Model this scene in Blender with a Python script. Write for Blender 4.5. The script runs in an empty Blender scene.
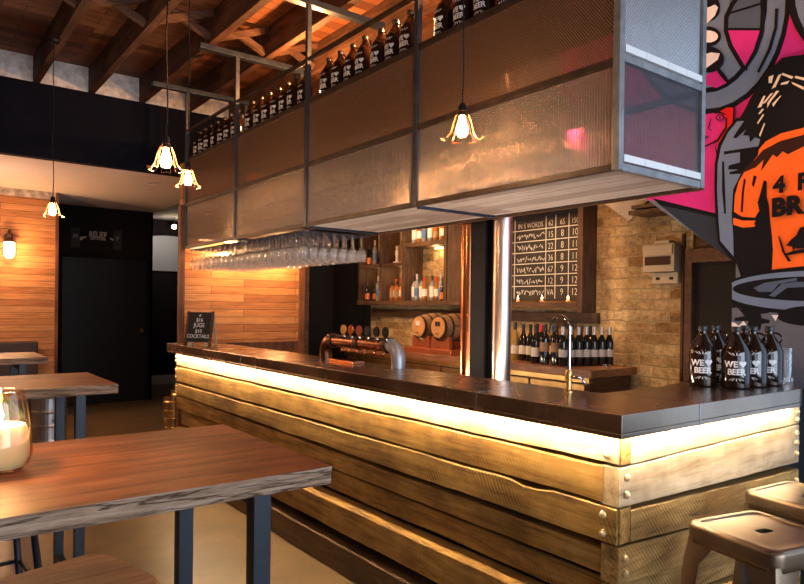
import bpy, bmesh, math, random
from math import sin, cos, pi, radians, sqrt
from mathutils import Vector, Matrix, noise
random.seed(7)
SC = bpy.context.scene
COL = SC.collection

# ------------------------------------------------------------------ materials
def new_mat(name):
    m = bpy.data.materials.new(name); m.use_nodes = True
    nt = m.node_tree; nt.nodes.clear()
    out = nt.nodes.new('ShaderNodeOutputMaterial')
    return m, nt, out
def N(nt, t, **k):
    n = nt.nodes.new(t)
    for a, v in k.items(): setattr(n, a, v)
    return n
def bsdf(nt, out, col=(.5,.5,.5), rough=.5, metal=0., spec=.5, **k):
    b = nt.nodes.new('ShaderNodeBsdfPrincipled')
    b.inputs['Base Color'].default_value = (*col, 1)
    b.inputs['Roughness'].default_value = rough
    b.inputs['Metallic'].default_value = metal
    b.inputs['Specular IOR Level'].default_value = spec
    for a, v in k.items(): b.inputs[a.replace('_', ' ')].default_value = v
    nt.links.new(b.outputs[0], out.inputs[0])
    return b
def coords(nt, src='obj', plane=None, scale=(1,1,1)):
    if src == 'obj': o = N(nt, 'ShaderNodeTexCoord').outputs['Object']
    else: o = N(nt, 'ShaderNodeNewGeometry').outputs['Position']
    if plane:
        s = N(nt, 'ShaderNodeSeparateXYZ'); c = N(nt, 'ShaderNodeCombineXYZ')
        nt.links.new(o, s.inputs[0])
        idx = {'x':0,'y':1,'z':2}
        nt.links.new(s.outputs[idx[plane[0]]], c.inputs[0]); nt.links.new(s.outputs[idx[plane[1]]], c.inputs[1])
        o = c.outputs[0]
    mp = N(nt, 'ShaderNodeMapping'); mp.inputs['Scale'].default_value = scale
    nt.links.new(o, mp.inputs[0])
    return mp.outputs[0]
def noise_n(nt, vec, scale=5, detail=6, rough=.6, dist=0):
    n = N(nt, 'ShaderNodeTexNoise'); n.inputs['Scale'].default_value = scale; n.inputs['Detail'].default_value = detail
    n.inputs['Roughness'].default_value = rough; n.inputs['Distortion'].default_value = dist
    nt.links.new(vec, n.inputs['Vector']); return n.outputs['Fac']
def ramp(nt, fac, stops):
    r = N(nt, 'ShaderNodeValToRGB'); e = r.color_ramp.elements
    while len(e) < len(stops): e.new(.5)
    for i, (p, c) in enumerate(stops): e[i].position = p; e[i].color = (*c, 1)
    nt.links.new(fac, r.inputs[0]); return r.outputs[0]
def mixc(nt, a, b, fac, mode='MIX'):
    m = N(nt, 'ShaderNodeMix', data_type='RGBA', blend_type=mode)
    for s, v in ((0, fac), (6, a), (7, b)):
        if hasattr(v, 'links'): nt.links.new(v, m.inputs[s])
        else: m.inputs[s].default_value = v if s == 0 else (*v, 1)
    return m.outputs[2]
def bump(nt, b, h, strength=.3, dist=.01):
    n = N(nt, 'ShaderNodeBump'); n.inputs['Strength'].default_value = strength; n.inputs['Distance'].default_value = dist
    nt.links.new(h, n.inputs['Height']); nt.links.new(n.outputs[0], b.inputs['Normal'])
def mat_plain(name, col, rough=.5, metal=0., var=.0, vs=8, bmp=0., **k):
    m, nt, out = new_mat(name); b = bsdf(nt, out, col, rough, metal, **k)
    if var or bmp:
        f = noise_n(nt, coords(nt), vs, 6, .65)
        if var:
            lo = tuple(max(0, c*(1-var)) for c in col); hi = tuple(min(1, c*(1+var)) for c in col)
            nt.links.new(ramp(nt, f, [(.3, lo), (.7, hi)]), b.inputs['Base Color'])
        if bmp: bump(nt, b, f, bmp, .01)
    return m
def mat_wood(name, c_dark, c_mid, c_lite, grain='x', rough=.55, saw=0., src='obj', bmp=.35, fine=1.0, spec=.35):
    m, nt, out = new_mat(name); b = bsdf(nt, out, c_mid, rough, 0, spec)
    st = {'x':(1.2,14,14),'y':(14,1.2,14),'z':(14,14,1.2)}[grain]
    v = coords(nt, src, None, tuple(s*fine for s in st))
    f = noise_n(nt, v, 2.2, 9, .68, .6)
    c = ramp(nt, f, [(.28, c_dark), (.5, c_mid), (.72, c_lite)])
    v2 = coords(nt, src, None, (1.3,1.3,1.3)); f2 = noise_n(nt, v2, 2.5, 4, .6)
    c = mixc(nt, c, ramp(nt, f2, [(.3, (.34,.30,.27)), (.62, (1,1,1))]), .8, 'MULTIPLY')
    hsrc = f
    if saw:
        rot = N(nt, 'ShaderNodeMapping'); rot.inputs['Rotation'].default_value = (.75,.3,.75)
        nt.links.new(coords(nt, src), rot.inputs[0])
        w = N(nt, 'ShaderNodeTexWave'); w.inputs['Scale'].default_value = 24; w.inputs['Distortion'].default_value = 1.6; w.inputs['Detail'].default_value = 3; w.inputs['Detail Scale'].default_value = 1.5
        w.bands_direction = {'x':'X','y':'Y','z':'Z'}[grain]
        nt.links.new(rot.outputs[0], w.inputs['Vector'])
        msk = ramp(nt, noise_n(nt, v2, 2.1, 4), [(.44, (0,0,0)), (.6, (1,1,1))])
        sw = ramp(nt, w.outputs['Fac'], [(.1, (1-saw,)*3), (.5, (1,1,1))])
        c = mixc(nt, c, mixc(nt, (1,1,1), sw, msk), 1.0, 'MULTIPLY')
        ad = N(nt, 'ShaderNodeMath', operation='MULTIPLY_ADD'); nt.links.new(w.outputs['Fac'], ad.inputs[0]); ad.inputs[1].default_value = .35; nt.links.new(f, ad.inputs[2])
        hsrc = ad.outputs[0]
    nt.links.new(c, b.inputs['Base Color'])
    bump(nt, b, hsrc, bmp, .012)
    return m
def mat_planks(name, plane, cols, bw=1.1, rh=.13, gap=.003, src='pos', rough=.6, offs=.37, gapcol=(.02,.012,.008)):
    m, nt, out = new_mat(name); b = bsdf(nt, out, cols[0], rough, 0, .3)
    v = coords(nt, src, plane)
    br = N(nt, 'ShaderNodeTexBrick'); br.offset = offs; br.offset_frequency = 2; br.squash = 1
    br.inputs['Scale'].default_value = 1; br.inputs['Brick Width'].default_value = bw; br.inputs['Row Height'].default_value = rh
    br.inputs['Mortar Size'].default_value = gap; br.inputs['Bias'].default_value = 0
    br.inputs['Color1'].default_value = (0,0,0,1); br.inputs['Color2'].default_value = (1,1,1,1); br.inputs['Mortar'].default_value = (.5,.5,.5,1)
    nt.links.new(v, br.inputs['Vector'])
    tone = ramp(nt, br.outputs['Color'], [(0, cols[0]), (.45, cols[1]), (1, cols[2])])
    g = noise_n(nt, coords(nt, src, plane, (1.5, 22, 1)), 2.5, 9, .7, .4)
    c = mixc(nt, tone, ramp(nt, g, [(.3, (.45,.38,.32)), (.55, (1,1,1)), (.75, (1.15,1.1,1.05))]), .85, 'MULTIPLY')
    c = mixc(nt, c, gapcol, br.outputs['Fac'])
    nt.links.new(c, b.inputs['Base Color'])
    s = N(nt, 'ShaderNodeMath', operation='MULTIPLY_ADD'); nt.links.new(br.outputs['Fac'], s.inputs[0]); s.inputs[1].default_value = -2.; nt.links.new(g, s.inputs[2])
    bump(nt, b, s.outputs[0], .4, .008)
    return m
def mat_brick(name, plane='yz'):
    m, nt, out = new_mat(name); b = bsdf(nt, out, (.5,.4,.3), .85, 0, .2)
    v0 = coords(nt, 'pos', plane)
    dn = N(nt, 'ShaderNodeTexNoise'); dn.inputs['Scale'].default_value = 9; nt.links.new(v0, dn.inputs['Vector'])
    v = mixc(nt, v0, dn.outputs['Color'], .035)
    br = N(nt, 'ShaderNodeTexBrick'); br.inputs['Scale'].default_value = 1; br.inputs['Brick Width'].default_value = .235; br.inputs['Row Height'].default_value = .083
    br.inputs['Mortar Size'].default_value = .007; br.inputs['Mortar Smooth'].default_value = .6
    br.inputs['Color1'].default_value = (0,0,0,1); br.inputs['Color2'].default_value = (1,1,1,1); br.inputs['Mortar'].default_value = (.4,.4,.4,1)
    nt.links.new(v, br.inputs['Vector'])
    tone = ramp(nt, br.outputs['Color'], [(0, (.34,.22,.10)), (.3, (.56,.41,.22)), (1, (.68,.54,.32))])
    n = noise_n(nt, v0, 22, 8, .7); n2 = noise_n(nt, v0, 2.5, 5, .6)
    c = mixc(nt, tone, ramp(nt, n, [(.32, (.35,.3,.25)), (.56, (1,1,1))]), .85, 'MULTIPLY')
    c = mixc(nt, c, ramp(nt, n2, [(.38, (.45,.38,.3)), (.6, (1.05,1.05,1.05))]), .7, 'MULTIPLY')
    c = mixc(nt, c, (.40,.31,.18), br.outputs['Fac'])
    nt.links.new(c, b.inputs['Base Color'])
    s = N(nt, 'ShaderNodeMath', operation='MULTIPLY_ADD'); nt.links.new(br.outputs['Fac'], s.inputs[0]); s.inputs[1].default_value = -1.1; nt.links.new(n, s.inputs[2])
    bump(nt, b, s.outputs[0], .7, .015)
    return m
def mat_emit(name, col, strength):
    m, nt, out = new_mat(name); e = N(nt, 'ShaderNodeEmission'); e.inputs[0].default_value = (*col, 1); e.inputs[1].default_value = strength
    nt.links.new(e.outputs[0], out.inputs[0]); return m
def mat_thin_glass(name, tint=(1,1,1), refl=.5, rough=.02, base=.04):
    m, nt, out = new_mat(name)
    t = N(nt, 'ShaderNodeBsdfTransparent'); t.inputs[0].default_value = (*tint, 1)
    g = N(nt, 'ShaderNodeBsdfGlossy'); g.inputs['Roughness'].default_value = rough
    lw = N(nt, 'ShaderNodeLayerWeight'); lw.inputs[0].default_value = refl
    mp = N(nt, 'ShaderNodeMath', operation='MULTIPLY_ADD'); nt.links.new(lw.outputs['Facing'], mp.inputs[0]); mp.inputs[1].default_value = .75; mp.inputs[2].default_value = base
    mx = N(nt, 'ShaderNodeMixShader'); nt.links.new(mp.outputs[0], mx.inputs[0]); nt.links.new(t.outputs[0], mx.inputs[1]); nt.links.new(g.outputs[0], mx.inputs[2])
    nt.links.new(mx.outputs[0], out.inputs[0]); return m
def mat_reeded(name, fine_dir, col, transp=.45, scale=90, diag=False, hole=0.):
    m, nt, out = new_mat(name)
    b = N(nt, 'ShaderNodeBsdfPrincipled'); b.inputs['Base Color'].default_value = (*col, 1); b.inputs['Roughness'].default_value = .22
    b.inputs['Metallic'].default_value = .55
    t = N(nt, 'ShaderNodeBsdfTransparent'); t.inputs[0].default_value = (.8,.76,.74,1)
    v = coords(nt, 'obj'); rot = N(nt, 'ShaderNodeMapping')
    if diag: rot.inputs['Rotation'].default_value = (radians(38),0,0) if fine_dir == 'Y' else (0,radians(38),0)
    nt.links.new(v, rot.inputs[0])
    w = N(nt, 'ShaderNodeTexWave'); w.bands_direction = fine_dir; w.inputs['Scale'].default_value = scale/ (2*pi) ; nt.links.new(rot.outputs[0], w.inputs['Vector'])
    bump(nt, b, w.outputs['Fac'], 1. if not diag else .4, .008 if not diag else .004)
    mx = N(nt, 'ShaderNodeMixShader')
    if hole:
        r = ramp(nt, w.outputs['Fac'], [(.35, (transp-hole,)*3), (.65, (transp+hole,)*3)]); nt.links.new(r, mx.inputs[0])
    else: mx.inputs[0].default_value = transp
    nt.links.new(b.outputs[0], mx.inputs[1]); nt.links.new(t.outputs[0], mx.inputs[2])
    nt.links.new(mx.outputs[0], out.inputs[0]); return m

# ------------------------------------------------------------------ mesh builder
class MB:
    def __init__(s): s.bm = bmesh.new()
    def quad(s, pts, mi=0):
        try:
            f = s.bm.faces.new([s.bm.verts.new(p) for p in pts]); f.material_index = mi; return f
        except ValueError: return None
    def box(s, x0, x1, y0, y1, z0, z1, bev=0., mat=None, mi=0):
        vs = [s.bm.verts.new((x, y, z)) for x in (x0,x1) for y in (y0,y1) for z in (z0,z1)]
        fs = []
        for q in ((0,1,3,2),(4,6,7,5),(0,4,5,1),(2,3,7,6),(0,2,6,4),(1,5,7,3)):
            f = s.bm.faces.new([vs[i] for i in q]); f.material_index = mi; fs.append(f)
        if bev:
            es = list({e for f in fs for e in f.edges})
            r = bmesh.ops.bevel(s.bm, geom=es, offset=bev, segments=2, affect='EDGES', profile=.6)
            vs = list({v for f in r['faces'] for v in f.verts} | {v for v in vs if v.is_valid})
        if mat is not None:
            bmesh.ops.transform(s.bm, matrix=mat, verts=[v for v in vs if v.is_valid])
        return s
    def bar(s, a, b, w, h, up=(0,0,1), bev=0.):
        a, b = Vector(a), Vector(b); d = b - a; L = d.length; d.normalize()
        u = Vector(up); r = d.cross(u)
        if r.length < 1e-5: r = d.cross(Vector((0,1,0)))
        r.normalize(); u = r.cross(d)
        M = Matrix(((d.x, r.x, u.x, a.x), (d.y, r.y, u.y, a.y), (d.z, r.z, u.z, a.z), (0,0,0,1)))
        return s.box(0, L, -w/2, w/2, -h/2, h/2, bev, M)
    def tube(s, pts, r, n=8, cap=True, closed=False):
        pts = [Vector(p) for p in pts]; rings = []; prev = None
        rs = r if isinstance(r, (list, tuple)) else [r]*len(pts)
        m = len(pts)
        for i, p in enumerate(pts):
            if closed: d = pts[(i+1) % m] - pts[i-1]
            else: d = (pts[min(i+1, m-1)] - pts[max(i-1, 0)])
            d.normalize()
            if prev is None:
                a = Vector((0,0,1)) if abs(d.z) < .9 else Vector((1,0,0)); u = d.cross(a).normalized()
            else: u = (prev - d*prev.dot(d)).normalized()
            prev = u; v = d.cross(u)
            rings.append([s.bm.verts.new(p + (u*cos(2*pi*k/n) + v*sin(2*pi*k/n))*rs[i]) for k in range(n)])
        for i in range(m if closed else m-1):
            A, B = rings[i], rings[(i+1) % m]
            for k in range(n):
                f = s.bm.faces.new((A[k], A[(k+1)%n], B[(k+1)%n], B[k])); f.smooth = True
        if cap and not closed:
            s.bm.faces.new(rings[0][::-1]); s.bm.faces.new(rings[-1])
        return s
    def lathe(s, prof, c=(0,0,0), n=24, axis='z', smooth=True, cap=True):
        rings = []; cx, cy, cz = c
        for (r, z) in prof:
            ring = []
            for k in range(n):
                a = 2*pi*k/n; p = (r*cos(a), r*sin(a), z)
                if axis == 'x': p = (z, r*cos(a), r*sin(a))
                elif axis == 'y': p = (r*sin(a), z, r*cos(a))
                ring.append(s.bm.verts.new((p[0]+cx, p[1]+cy, p[2]+cz)))
            rings.append(ring)
        for A, B in zip(rings, rings[1:]):
            for k in range(n):
                f = s.bm.faces.new((A[k], A[(k+1)%n], B[(k+1)%n], B[k])); f.smooth = smooth
        if cap:
            s.bm.faces.new(rings[0][::-1]); s.bm.faces.new(rings[-1])
        return s
    def prism(s, poly, z0, z1, fn=None, mi=0, side_mi=None):
        fn = fn or (lambda x, y, z: (x, y, z))
        A = [s.bm.verts.new(fn(x, y, z0)) for x, y in poly]; B = [s.bm.verts.new(fn(x, y, z1)) for x, y in poly]
        fa = s.bm.faces.new(A[::-1]); fb = s.bm.faces.new(B); fa.material_index = fb.material_index = mi
        n = len(poly)
        for k in range(n):
            f = s.bm.faces.new((A[k], A[(k+1)%n], B[(k+1)%n], B[k])); f.material_index = mi if side_mi is None else side_mi
        return s
    def loft(s, rings, closed_ends=True, smooth=True):
        R = [[s.bm.verts.new(p) for p in r] for r in rings]; n = len(R[0])
        for A, B in zip(R, R[1:]):
            for k in range(n):
                f = s.bm.faces.new((A[k], A[(k+1)%n], B[(k+1)%n], B[k])); f.smooth = smooth
        if closed_ends: s.bm.faces.new(R[0][::-1]); s.bm.faces.new(R[-1])
        return s
    def text(s, body, size, place, bold=.0, depth=.0008, align='CENTER', space=1.0):
        cu = bpy.data.curves.new('lettering', 'FONT'); cu.body = body; cu.size = size; cu.align_x = align; cu.extrude = depth; cu.offset = bold
        cu.resolution_u = 3; cu.space_character = space
        o = bpy.data.objects.new('lettering', cu); COL.objects.link(o)
        dg = bpy.context.evaluated_depsgraph_get(); me = bpy.data.meshes.new_from_object(o.evaluated_get(dg))
        bpy.data.objects.remove(o); bpy.data.curves.remove(cu)
        vs = [s.bm.verts.new(place(v.co.x, v.co.y, v.co.z)) for v in me.vertices]
        for p in me.polygons:
            try: s.bm.faces.new([vs[i] for i in p.vertices])
            except ValueError: pass
        bpy.data.meshes.remove(me); return s
    def build(s, name, mat, parent=None, **kw):
        bm = s.bm
        bmesh.ops.recalc_face_normals(bm, faces=bm.faces)
        for e in bm.edges:
            if len(e.link_faces) == 2 and e.calc_face_angle(0) > radians(33): e.smooth = False
        me = bpy.data.meshes.new(name)
        off = Vector((0,0,0))
        if parent is not None:
            q = parent
            while q is not None: off += q.location; q = q.parent
        loc = kw.get('loc')
        if loc is not None: loc = Vector(loc); bmesh.ops.translate(bm, verts=bm.verts, vec=-loc)
        elif parent is not None: bmesh.ops.translate(bm, verts=bm.verts, vec=-off)
        bm.to_mesh(me); bm.free()
        for m_ in (mat if isinstance(mat, (list, tuple)) else [mat]): me.materials.append(m_)
        o = bpy.data.objects.new(name, me); COL.objects.link(o)
        if loc is not None: o.location = loc - off
        if parent is not None: o.parent = parent
        if kw.get('mod'): kw['mod'](o)
        return o
def tag(o, label=None, cat=None, group=None, kind=None):
    if label: o['label'] = label
    if cat: o['category'] = cat
    if group: o['group'] = group
    if kind: o['kind'] = kind
    return o
def thing(name, label, cat, loc=(0,0,0), group=None, rz=0):
    o = bpy.data.objects.new(name, None); o.empty_display_size = .05; COL.objects.link(o)
    o.location = loc; o.rotation_euler = (0,0,rz)
    return tag(o, label, cat, group)
def struct(name, mb, mat): return tag(mb.build(name, mat), kind='structure')
def copy_tree(o, parent=None):
    c = o.copy(); COL.objects.link(c)
    if parent is not None: c.parent = parent
    for ch in list(o.children): copy_tree(ch, c)
    return c
def put(proto, used, loc, rz=0, label=None, group=None):
    """first use moves the built one, later uses copy it"""
    if not used: used.append(1); o = proto
    else: o = copy_tree(proto)
    o.location = loc; o.rotation_euler = (0,0,rz)
    if label: o['label'] = label
    if group: o['group'] = group
    return o
def point(name, loc, power, col, r=.03, parent=None):
    l = bpy.data.lights.new(name, 'POINT'); l.energy = power; l.color = col; l.shadow_soft_size = r
    o = bpy.data.objects.new(name, l); COL.objects.link(o); o.location = loc
    if parent is not None: o.parent = parent; o.location = Vector(loc) - parent.location
    return o
def spot(name, loc, target, power, col, angle=80, r=.04, blend=.6):
    l = bpy.data.lights.new(name, 'SPOT'); l.energy = power; l.color = col; l.shadow_soft_size = r; l.spot_size = radians(angle); l.spot_blend = blend
    o = bpy.data.objects.new(name, l); COL.objects.link(o); o.location = loc
    o.rotation_euler = (Vector(target)-Vector(loc)).to_track_quat('-Z','Y').to_euler(); return o
def area(name, loc, target, sx, sy, power, col, roll=None):
    l = bpy.data.lights.new(name, 'AREA'); l.shape = 'RECTANGLE'; l.size = sx; l.size_y = sy; l.energy = power; l.color = col
    o = bpy.data.objects.new(name, l); COL.objects.link(o); o.location = loc
    o.rotation_euler = roll or (Vector(target)-Vector(loc)).to_track_quat('-Z','Y').to_euler(); return o

# ------------------------------------------------------------------ material set
M = {}
M['black'] = mat_plain('black_paint', (.006,.006,.008), .5, var=.2, spec=.25)
M['navy'] = mat_plain('near_black_blue_paint', (.005,.006,.013), .9, spec=.1, var=.15)
M['dark_wall'] = mat_plain('black_brown_paint', (.007,.004,.005), .85, spec=.15, var=.2)
M['void'] = mat_plain('unlit_back_room', (.006,.005,.006), .8)  # near-black; shade of dark openings put into colour, also dark plaques
M['steel_blue'] = mat_plain('blued_steel', (.045,.06,.09), .4, .75, var=.35, vs=14)
M['steel_frame'] = mat_plain('rusted_steel_frame', (.045,.026,.018), .5, .35, var=.6, vs=10)
M['steel_post'] = mat_plain('mill_steel', (.06,.066,.085), .42, .6, var=.4, vs=12)
M['steel_end'] = mat_plain('worn_grey_steel', (.24,.235,.235), .45, .4, var=.35, vs=12)
M['leg_blue'] = mat_plain('painted_black_blue_steel', (.008,.013,.022), .45, .2, var=.3)
M['copper'] = mat_plain('copper', (.72,.27,.12), .22, 1., var=.25, vs=9)
M['silver'] = mat_plain('brushed_steel', (.62,.6,.58), .25, 1., var=.12)
M['chrome'] = mat_plain('chrome', (.75,.72,.7), .12, 1.)
M['keg'] = mat_plain('keg_steel', (.42,.42,.44), .35, .9, var=.3, vs=5)
M['brass'] = mat_plain('brass', (.62,.40,.16), .3, 1., var=.25, vs=10)
M['gunmetal'] = mat_plain('bronze_gunmetal', (.20,.145,.10), .33, .85, var=.22, vs=6)
M['white'] = mat_plain('white_strip', (.72,.71,.70), .5, var=.06)
M['print'] = mat_plain('white_print', (.75,.75,.75), .5)
M['chalk'] = mat_plain('chalk', (.62,.60,.57), .9)
M['chalkboard'] = mat_plain('chalkboard', (.022,.019,.020), .8, var=.3)
M['plaster'] = mat_plain('plaster', (.62,.50,.44), .85, var=.04)
M['plaster_grey'] = mat_plain('grey_plaster', (.36,.34,.33), .8, var=.1)
M['block'] = mat_plain('whitewashed_block', (.55,.55,.57), .85, var=.35, vs=14, bmp=.3)
M['concrete'] = mat_plain('concrete_floor', (.14,.088,.042), .36, var=.28, vs=3.2)
M['timber_dark'] = mat_wood('dark_roof_timber', (.03,.011,.006), (.085,.034,.017), (.16,.075,.04), 'y', .75, src='pos')
M['timber_x'] = mat_wood('dark_strut_timber', (.04,.017,.009), (.10,.045,.024), (.17,.09,.055), 'x', .75, src='pos')
M['ceil_boards'] = mat_planks('ceiling_boards', 'xy', ((.07,.022,.009),(.16,.05,.017),(.26,.10,.04)), 1.3, .115, .004, offs=.4)
M['plank_wall'] = mat_planks('recycled_plank_wall', 'xz', ((.34,.125,.042),(.50,.20,.065),(.57,.26,.095)), .95, .078, .002)
M['trim_wood'] = mat_wood('stained_trim', (.09,.03,.012), (.18,.065,.025), (.26,.10,.045), 'z', .6)
M['shelf_wood'] = mat_wood('stained_shelf_timber', (.03,.016,.010), (.085,.045,.026), (.15,.085,.05), 'z', .6)
M['shelf_wood_y'] = mat_wood('stained_shelf_board', (.03,.016,.010), (.10,.052,.028), (.17,.095,.055), 'y', .6)
M['back_wood'] = mat_wood('back_bar_timber', (.05,.022,.012), (.12,.055,.028), (.19,.10,.05), 'x', .5)
M['table_top'] = mat_wood('oiled_table_timber', (.09,.022,.007), (.32,.088,.026), (.46,.16,.055), 'x', .5, bmp=.15, spec=.25, fine=.8)
def mat_raw_edge():
    m, nt, out = new_mat('raw_weathered_edge'); b = bsdf(nt, out, (.4,.3,.25), .85, 0, .2)
    v = coords(nt, 'obj', None, (1.6,6,30)); f = noise_n(nt, v, 1.6, 7, .6, .6)
    a = N(nt, 'ShaderNodeMath', operation='SUBTRACT'); nt.links.new(f, a.inputs[0]); a.inputs[1].default_value = .5
    c_ = N(nt, 'ShaderNodeMath', operation='ABSOLUTE'); nt.links.new(a.outputs[0], c_.inputs[0])
    crack = ramp(nt, c_.outputs[0], [(0., (.33,.25,.20)), (.008, (.6,.53,.48)), (.025, (1,1,1))])
    base = ramp(nt, noise_n(nt, coords(nt, 'obj', None, (4,30,60)), 1.6, 8, .7), [(.3, (.13,.075,.045)), (.5, (.29,.19,.125)), (.7, (.40,.29,.21))])
    nt.links.new(mixc(nt, base, crack, .9, 'MULTIPLY'), b.inputs['Base Color'])
    bump(nt, b, crack, .7, .012); return m
M['table_edge'] = mat_raw_edge()
M['stool_wood'] = mat_wood('stool_seat_timber', (.34,.12,.045), (.58,.24,.09), (.68,.34,.15), 'x', .45, bmp=.1)
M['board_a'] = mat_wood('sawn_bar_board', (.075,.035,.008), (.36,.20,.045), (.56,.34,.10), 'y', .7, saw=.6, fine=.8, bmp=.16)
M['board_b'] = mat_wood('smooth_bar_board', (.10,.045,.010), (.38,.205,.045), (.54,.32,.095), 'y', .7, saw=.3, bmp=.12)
M['board_ledlit'] = mat_wood('ledlit_top_board', (.36,.24,.12), (.60,.44,.26), (.70,.55,.36), 'y', .7, bmp=.06)  # LED wash put into the paler colour of the top row
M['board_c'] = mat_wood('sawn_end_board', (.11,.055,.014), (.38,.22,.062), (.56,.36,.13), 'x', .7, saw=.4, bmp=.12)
M['board_ledlit_end'] = mat_wood('ledlit_top_end_board', (.36,.24,.12), (.60,.44,.26), (.70,.55,.36), 'x', .7, bmp=.06)  # end boards with the LED wash put into their colour
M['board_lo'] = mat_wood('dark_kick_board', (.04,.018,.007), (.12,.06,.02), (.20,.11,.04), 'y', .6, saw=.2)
M['boards_under'] = mat_planks('cage_soffit_boards', 'yx', ((.27,.22,.20),(.40,.34,.32),(.48,.42,.40)), 1.6, .11, .002, src='pos', rough=.5)
M['brick'] = mat_brick('old_brick')
M['slab'] = None
m, nt, out = new_mat('tarnished_zinc_top'); b = bsdf(nt, out, (.3,.2,.14), .25, .92)
f = noise_n(nt, coords(nt, 'pos'), 2.2, 5, .55); f2 = noise_n(nt, coords(nt, 'pos'), 40, 4, .6)
nt.links.new(ramp(nt, f, [(.3,(.22,.15,.105)),(.55,(.33,.235,.165)),(.75,(.41,.305,.225))]), b.inputs['Base Color'])
nt.links.new(ramp(nt, f, [(.3,(.22,)*3),(.7,(.30,)*3)]), b.inputs['Roughness']); bump(nt, b, f2, .03, .004)
M['slab'] = m
M['led'] = mat_emit('led_strip_diffuser', (1,.76,.45), 240)
M['bulb'] = mat_emit('filament_bulb_glow', (1,.62,.26), 60)
M['lampwhite'] = mat_emit('lamp_lens', (1,.75,.45), 45)
M['flame'] = mat_emit('candle_flame', (1,.62,.25), 60)
M['daylight'] = mat_emit('overcast_street', (.75,.86,1.), 3.0)
M['glass'] = mat_thin_glass('clear_glass', (.98,.98,.97), .35, .04, .07)
M['crystal'] = None
m, nt, out = new_mat('crystal_stemware'); g_ = N(nt, 'ShaderNodeBsdfGlass'); g_.inputs['IOR'].default_value = 1.3; g_.inputs['Roughness'].default_value = 0
t_ = N(nt, 'ShaderNodeBsdfTransparent'); d_ = N(nt, 'ShaderNodeBsdfDiffuse'); d_.inputs[0].default_value = (.9,.9,.92,1); s_ = N(nt, 'ShaderNodeBsdfGlossy'); s_.inputs['Roughness'].default_value = .12
a_ = N(nt, 'ShaderNodeMixShader'); a_.inputs[0].default_value = .35; nt.links.new(g_.outputs[0], a_.inputs[1]); nt.links.new(t_.outputs[0], a_.inputs[2])
b_ = N(nt, 'ShaderNodeMixShader'); b_.inputs[0].default_value = .06; nt.links.new(a_.outputs[0], b_.inputs[1]); nt.links.new(d_.outputs[0], b_.inputs[2])
lw_ = N(nt, 'ShaderNodeLayerWeight'); lw_.inputs[0].default_value = .35; e_ = N(nt, 'ShaderNodeMixShader'); nt.links.new(lw_.outputs['Facing'], e_.inputs[0])
nt.links.new(b_.outputs[0], e_.inputs[1]); nt.links.new(s_.outputs[0], e_.inputs[2]); nt.links.new(e_.outputs[0], out.inputs[0]); M['crystal'] = m
M['amber_glass'] = mat_thin_glass('amber_tinted_glass', (1,.90,.74), .15, .03, .03)
M['fridge_glass'] = mat_thin_glass('dark_door_glass', (.25,.2,.16), .4, .05, .10)
M['reed'] = mat_reeded('reeded_sheet', 'Y', (.42,.31,.235), .26, 150)
M['reed_end'] = mat_reeded('reeded_end_sheet', 'X', (.24,.26,.32), .42, 200)
M['mesh'] = mat_reeded('perforated_sheet', 'Y', (.36,.21,.13), .32, 200, True, .26)
M['mesh_end'] = mat_reeded('perforated_end_sheet', 'X', (.60,.60,.62), .28, 190, True, .24)
M['bolt'] = mat_plain('dull_bolt_head', (.50,.36,.20), .4, .3)
M['bottle_dark'] = mat_plain('amber_brown_bottle', (.016,.006,.003), .07, 0, spec=.6)
M['bottle_amber'] = mat_plain('backlit_amber_bottle', (.10,.03,.008), .07, 0, spec=.6)
M['wine_dark'] = mat_plain('dark_green_bottle', (.008,.009,.010), .08, 0, spec=.6)
M['wine_gold'] = mat_plain('white_wine_bottle', (.30,.20,.05), .08, 0, spec=.6)
M['label_white'] = mat_plain('paper_label', (.62,.60,.56), .7, var=.08)
M['label_grey'] = mat_plain('silver_label', (.42,.41,.42), .5, var=.12)
M['label_brown'] = mat_plain('brown_label', (.26,.16,.09), .6, var=.4)
M['cap_red'] = mat_plain('red_capsule', (.55,.03,.015), .35)
M['cap_silver'] = mat_plain('silver_capsule', (.45,.42,.42), .35, .6)
M['cap_black'] = mat_plain('black_capsule', (.012,.012,.014), .4)
M['liquor'] = mat_plain('whisky_bottle', (.26,.09,.018), .08, 0, spec=.6)
M['liquor_clear'] = mat_plain('gin_bottle', (.25,.26,.28), .08, .2, spec=.6)
M['liquor_orange'] = mat_plain('orange_liqueur_bottle', (.50,.14,.02), .15, 0, spec=.6)
M['liquor_blue'] = mat_plain('blue_label', (.05,.12,.28), .4)
M['wax'] = mat_plain('white_candle_wax', (.80,.76,.68), .5, 0, Subsurface_Weight=.6)
M['barrel'] = mat_wood('oak_barrel', (.12,.06,.03), (.28,.16,.08), (.40,.25,.13), 'x', .5)
M['barrel_end'] = mat_plain('barrel_head', (.52,.24,.09), .45, var=.2)
M['hoop'] = mat_plain('barrel_hoop', (.06,.03,.02), .4, .6)
M['plastic'] = mat_plain('beige_plastic', (.50,.42,.30), .5)
M['bench'] = mat_plain('dark_brown_upholstery', (.05,.022,.014), .6, var=.2)
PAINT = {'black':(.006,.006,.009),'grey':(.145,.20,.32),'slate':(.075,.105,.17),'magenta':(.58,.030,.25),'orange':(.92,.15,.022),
 'red':(.62,.012,.010),'white':(.74,.72,.77),'cream':(.80,.66,.50),'greyblue_dark':(.028,.038,.062),'umber':(.035,.012,.008),'ash':(.115,.12,.155)}
MP = {k: mat_plain('mural_paint_'+k, c, .8, var=.1, vs=5, spec=.15) for k, c in PAINT.items()}
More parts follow.
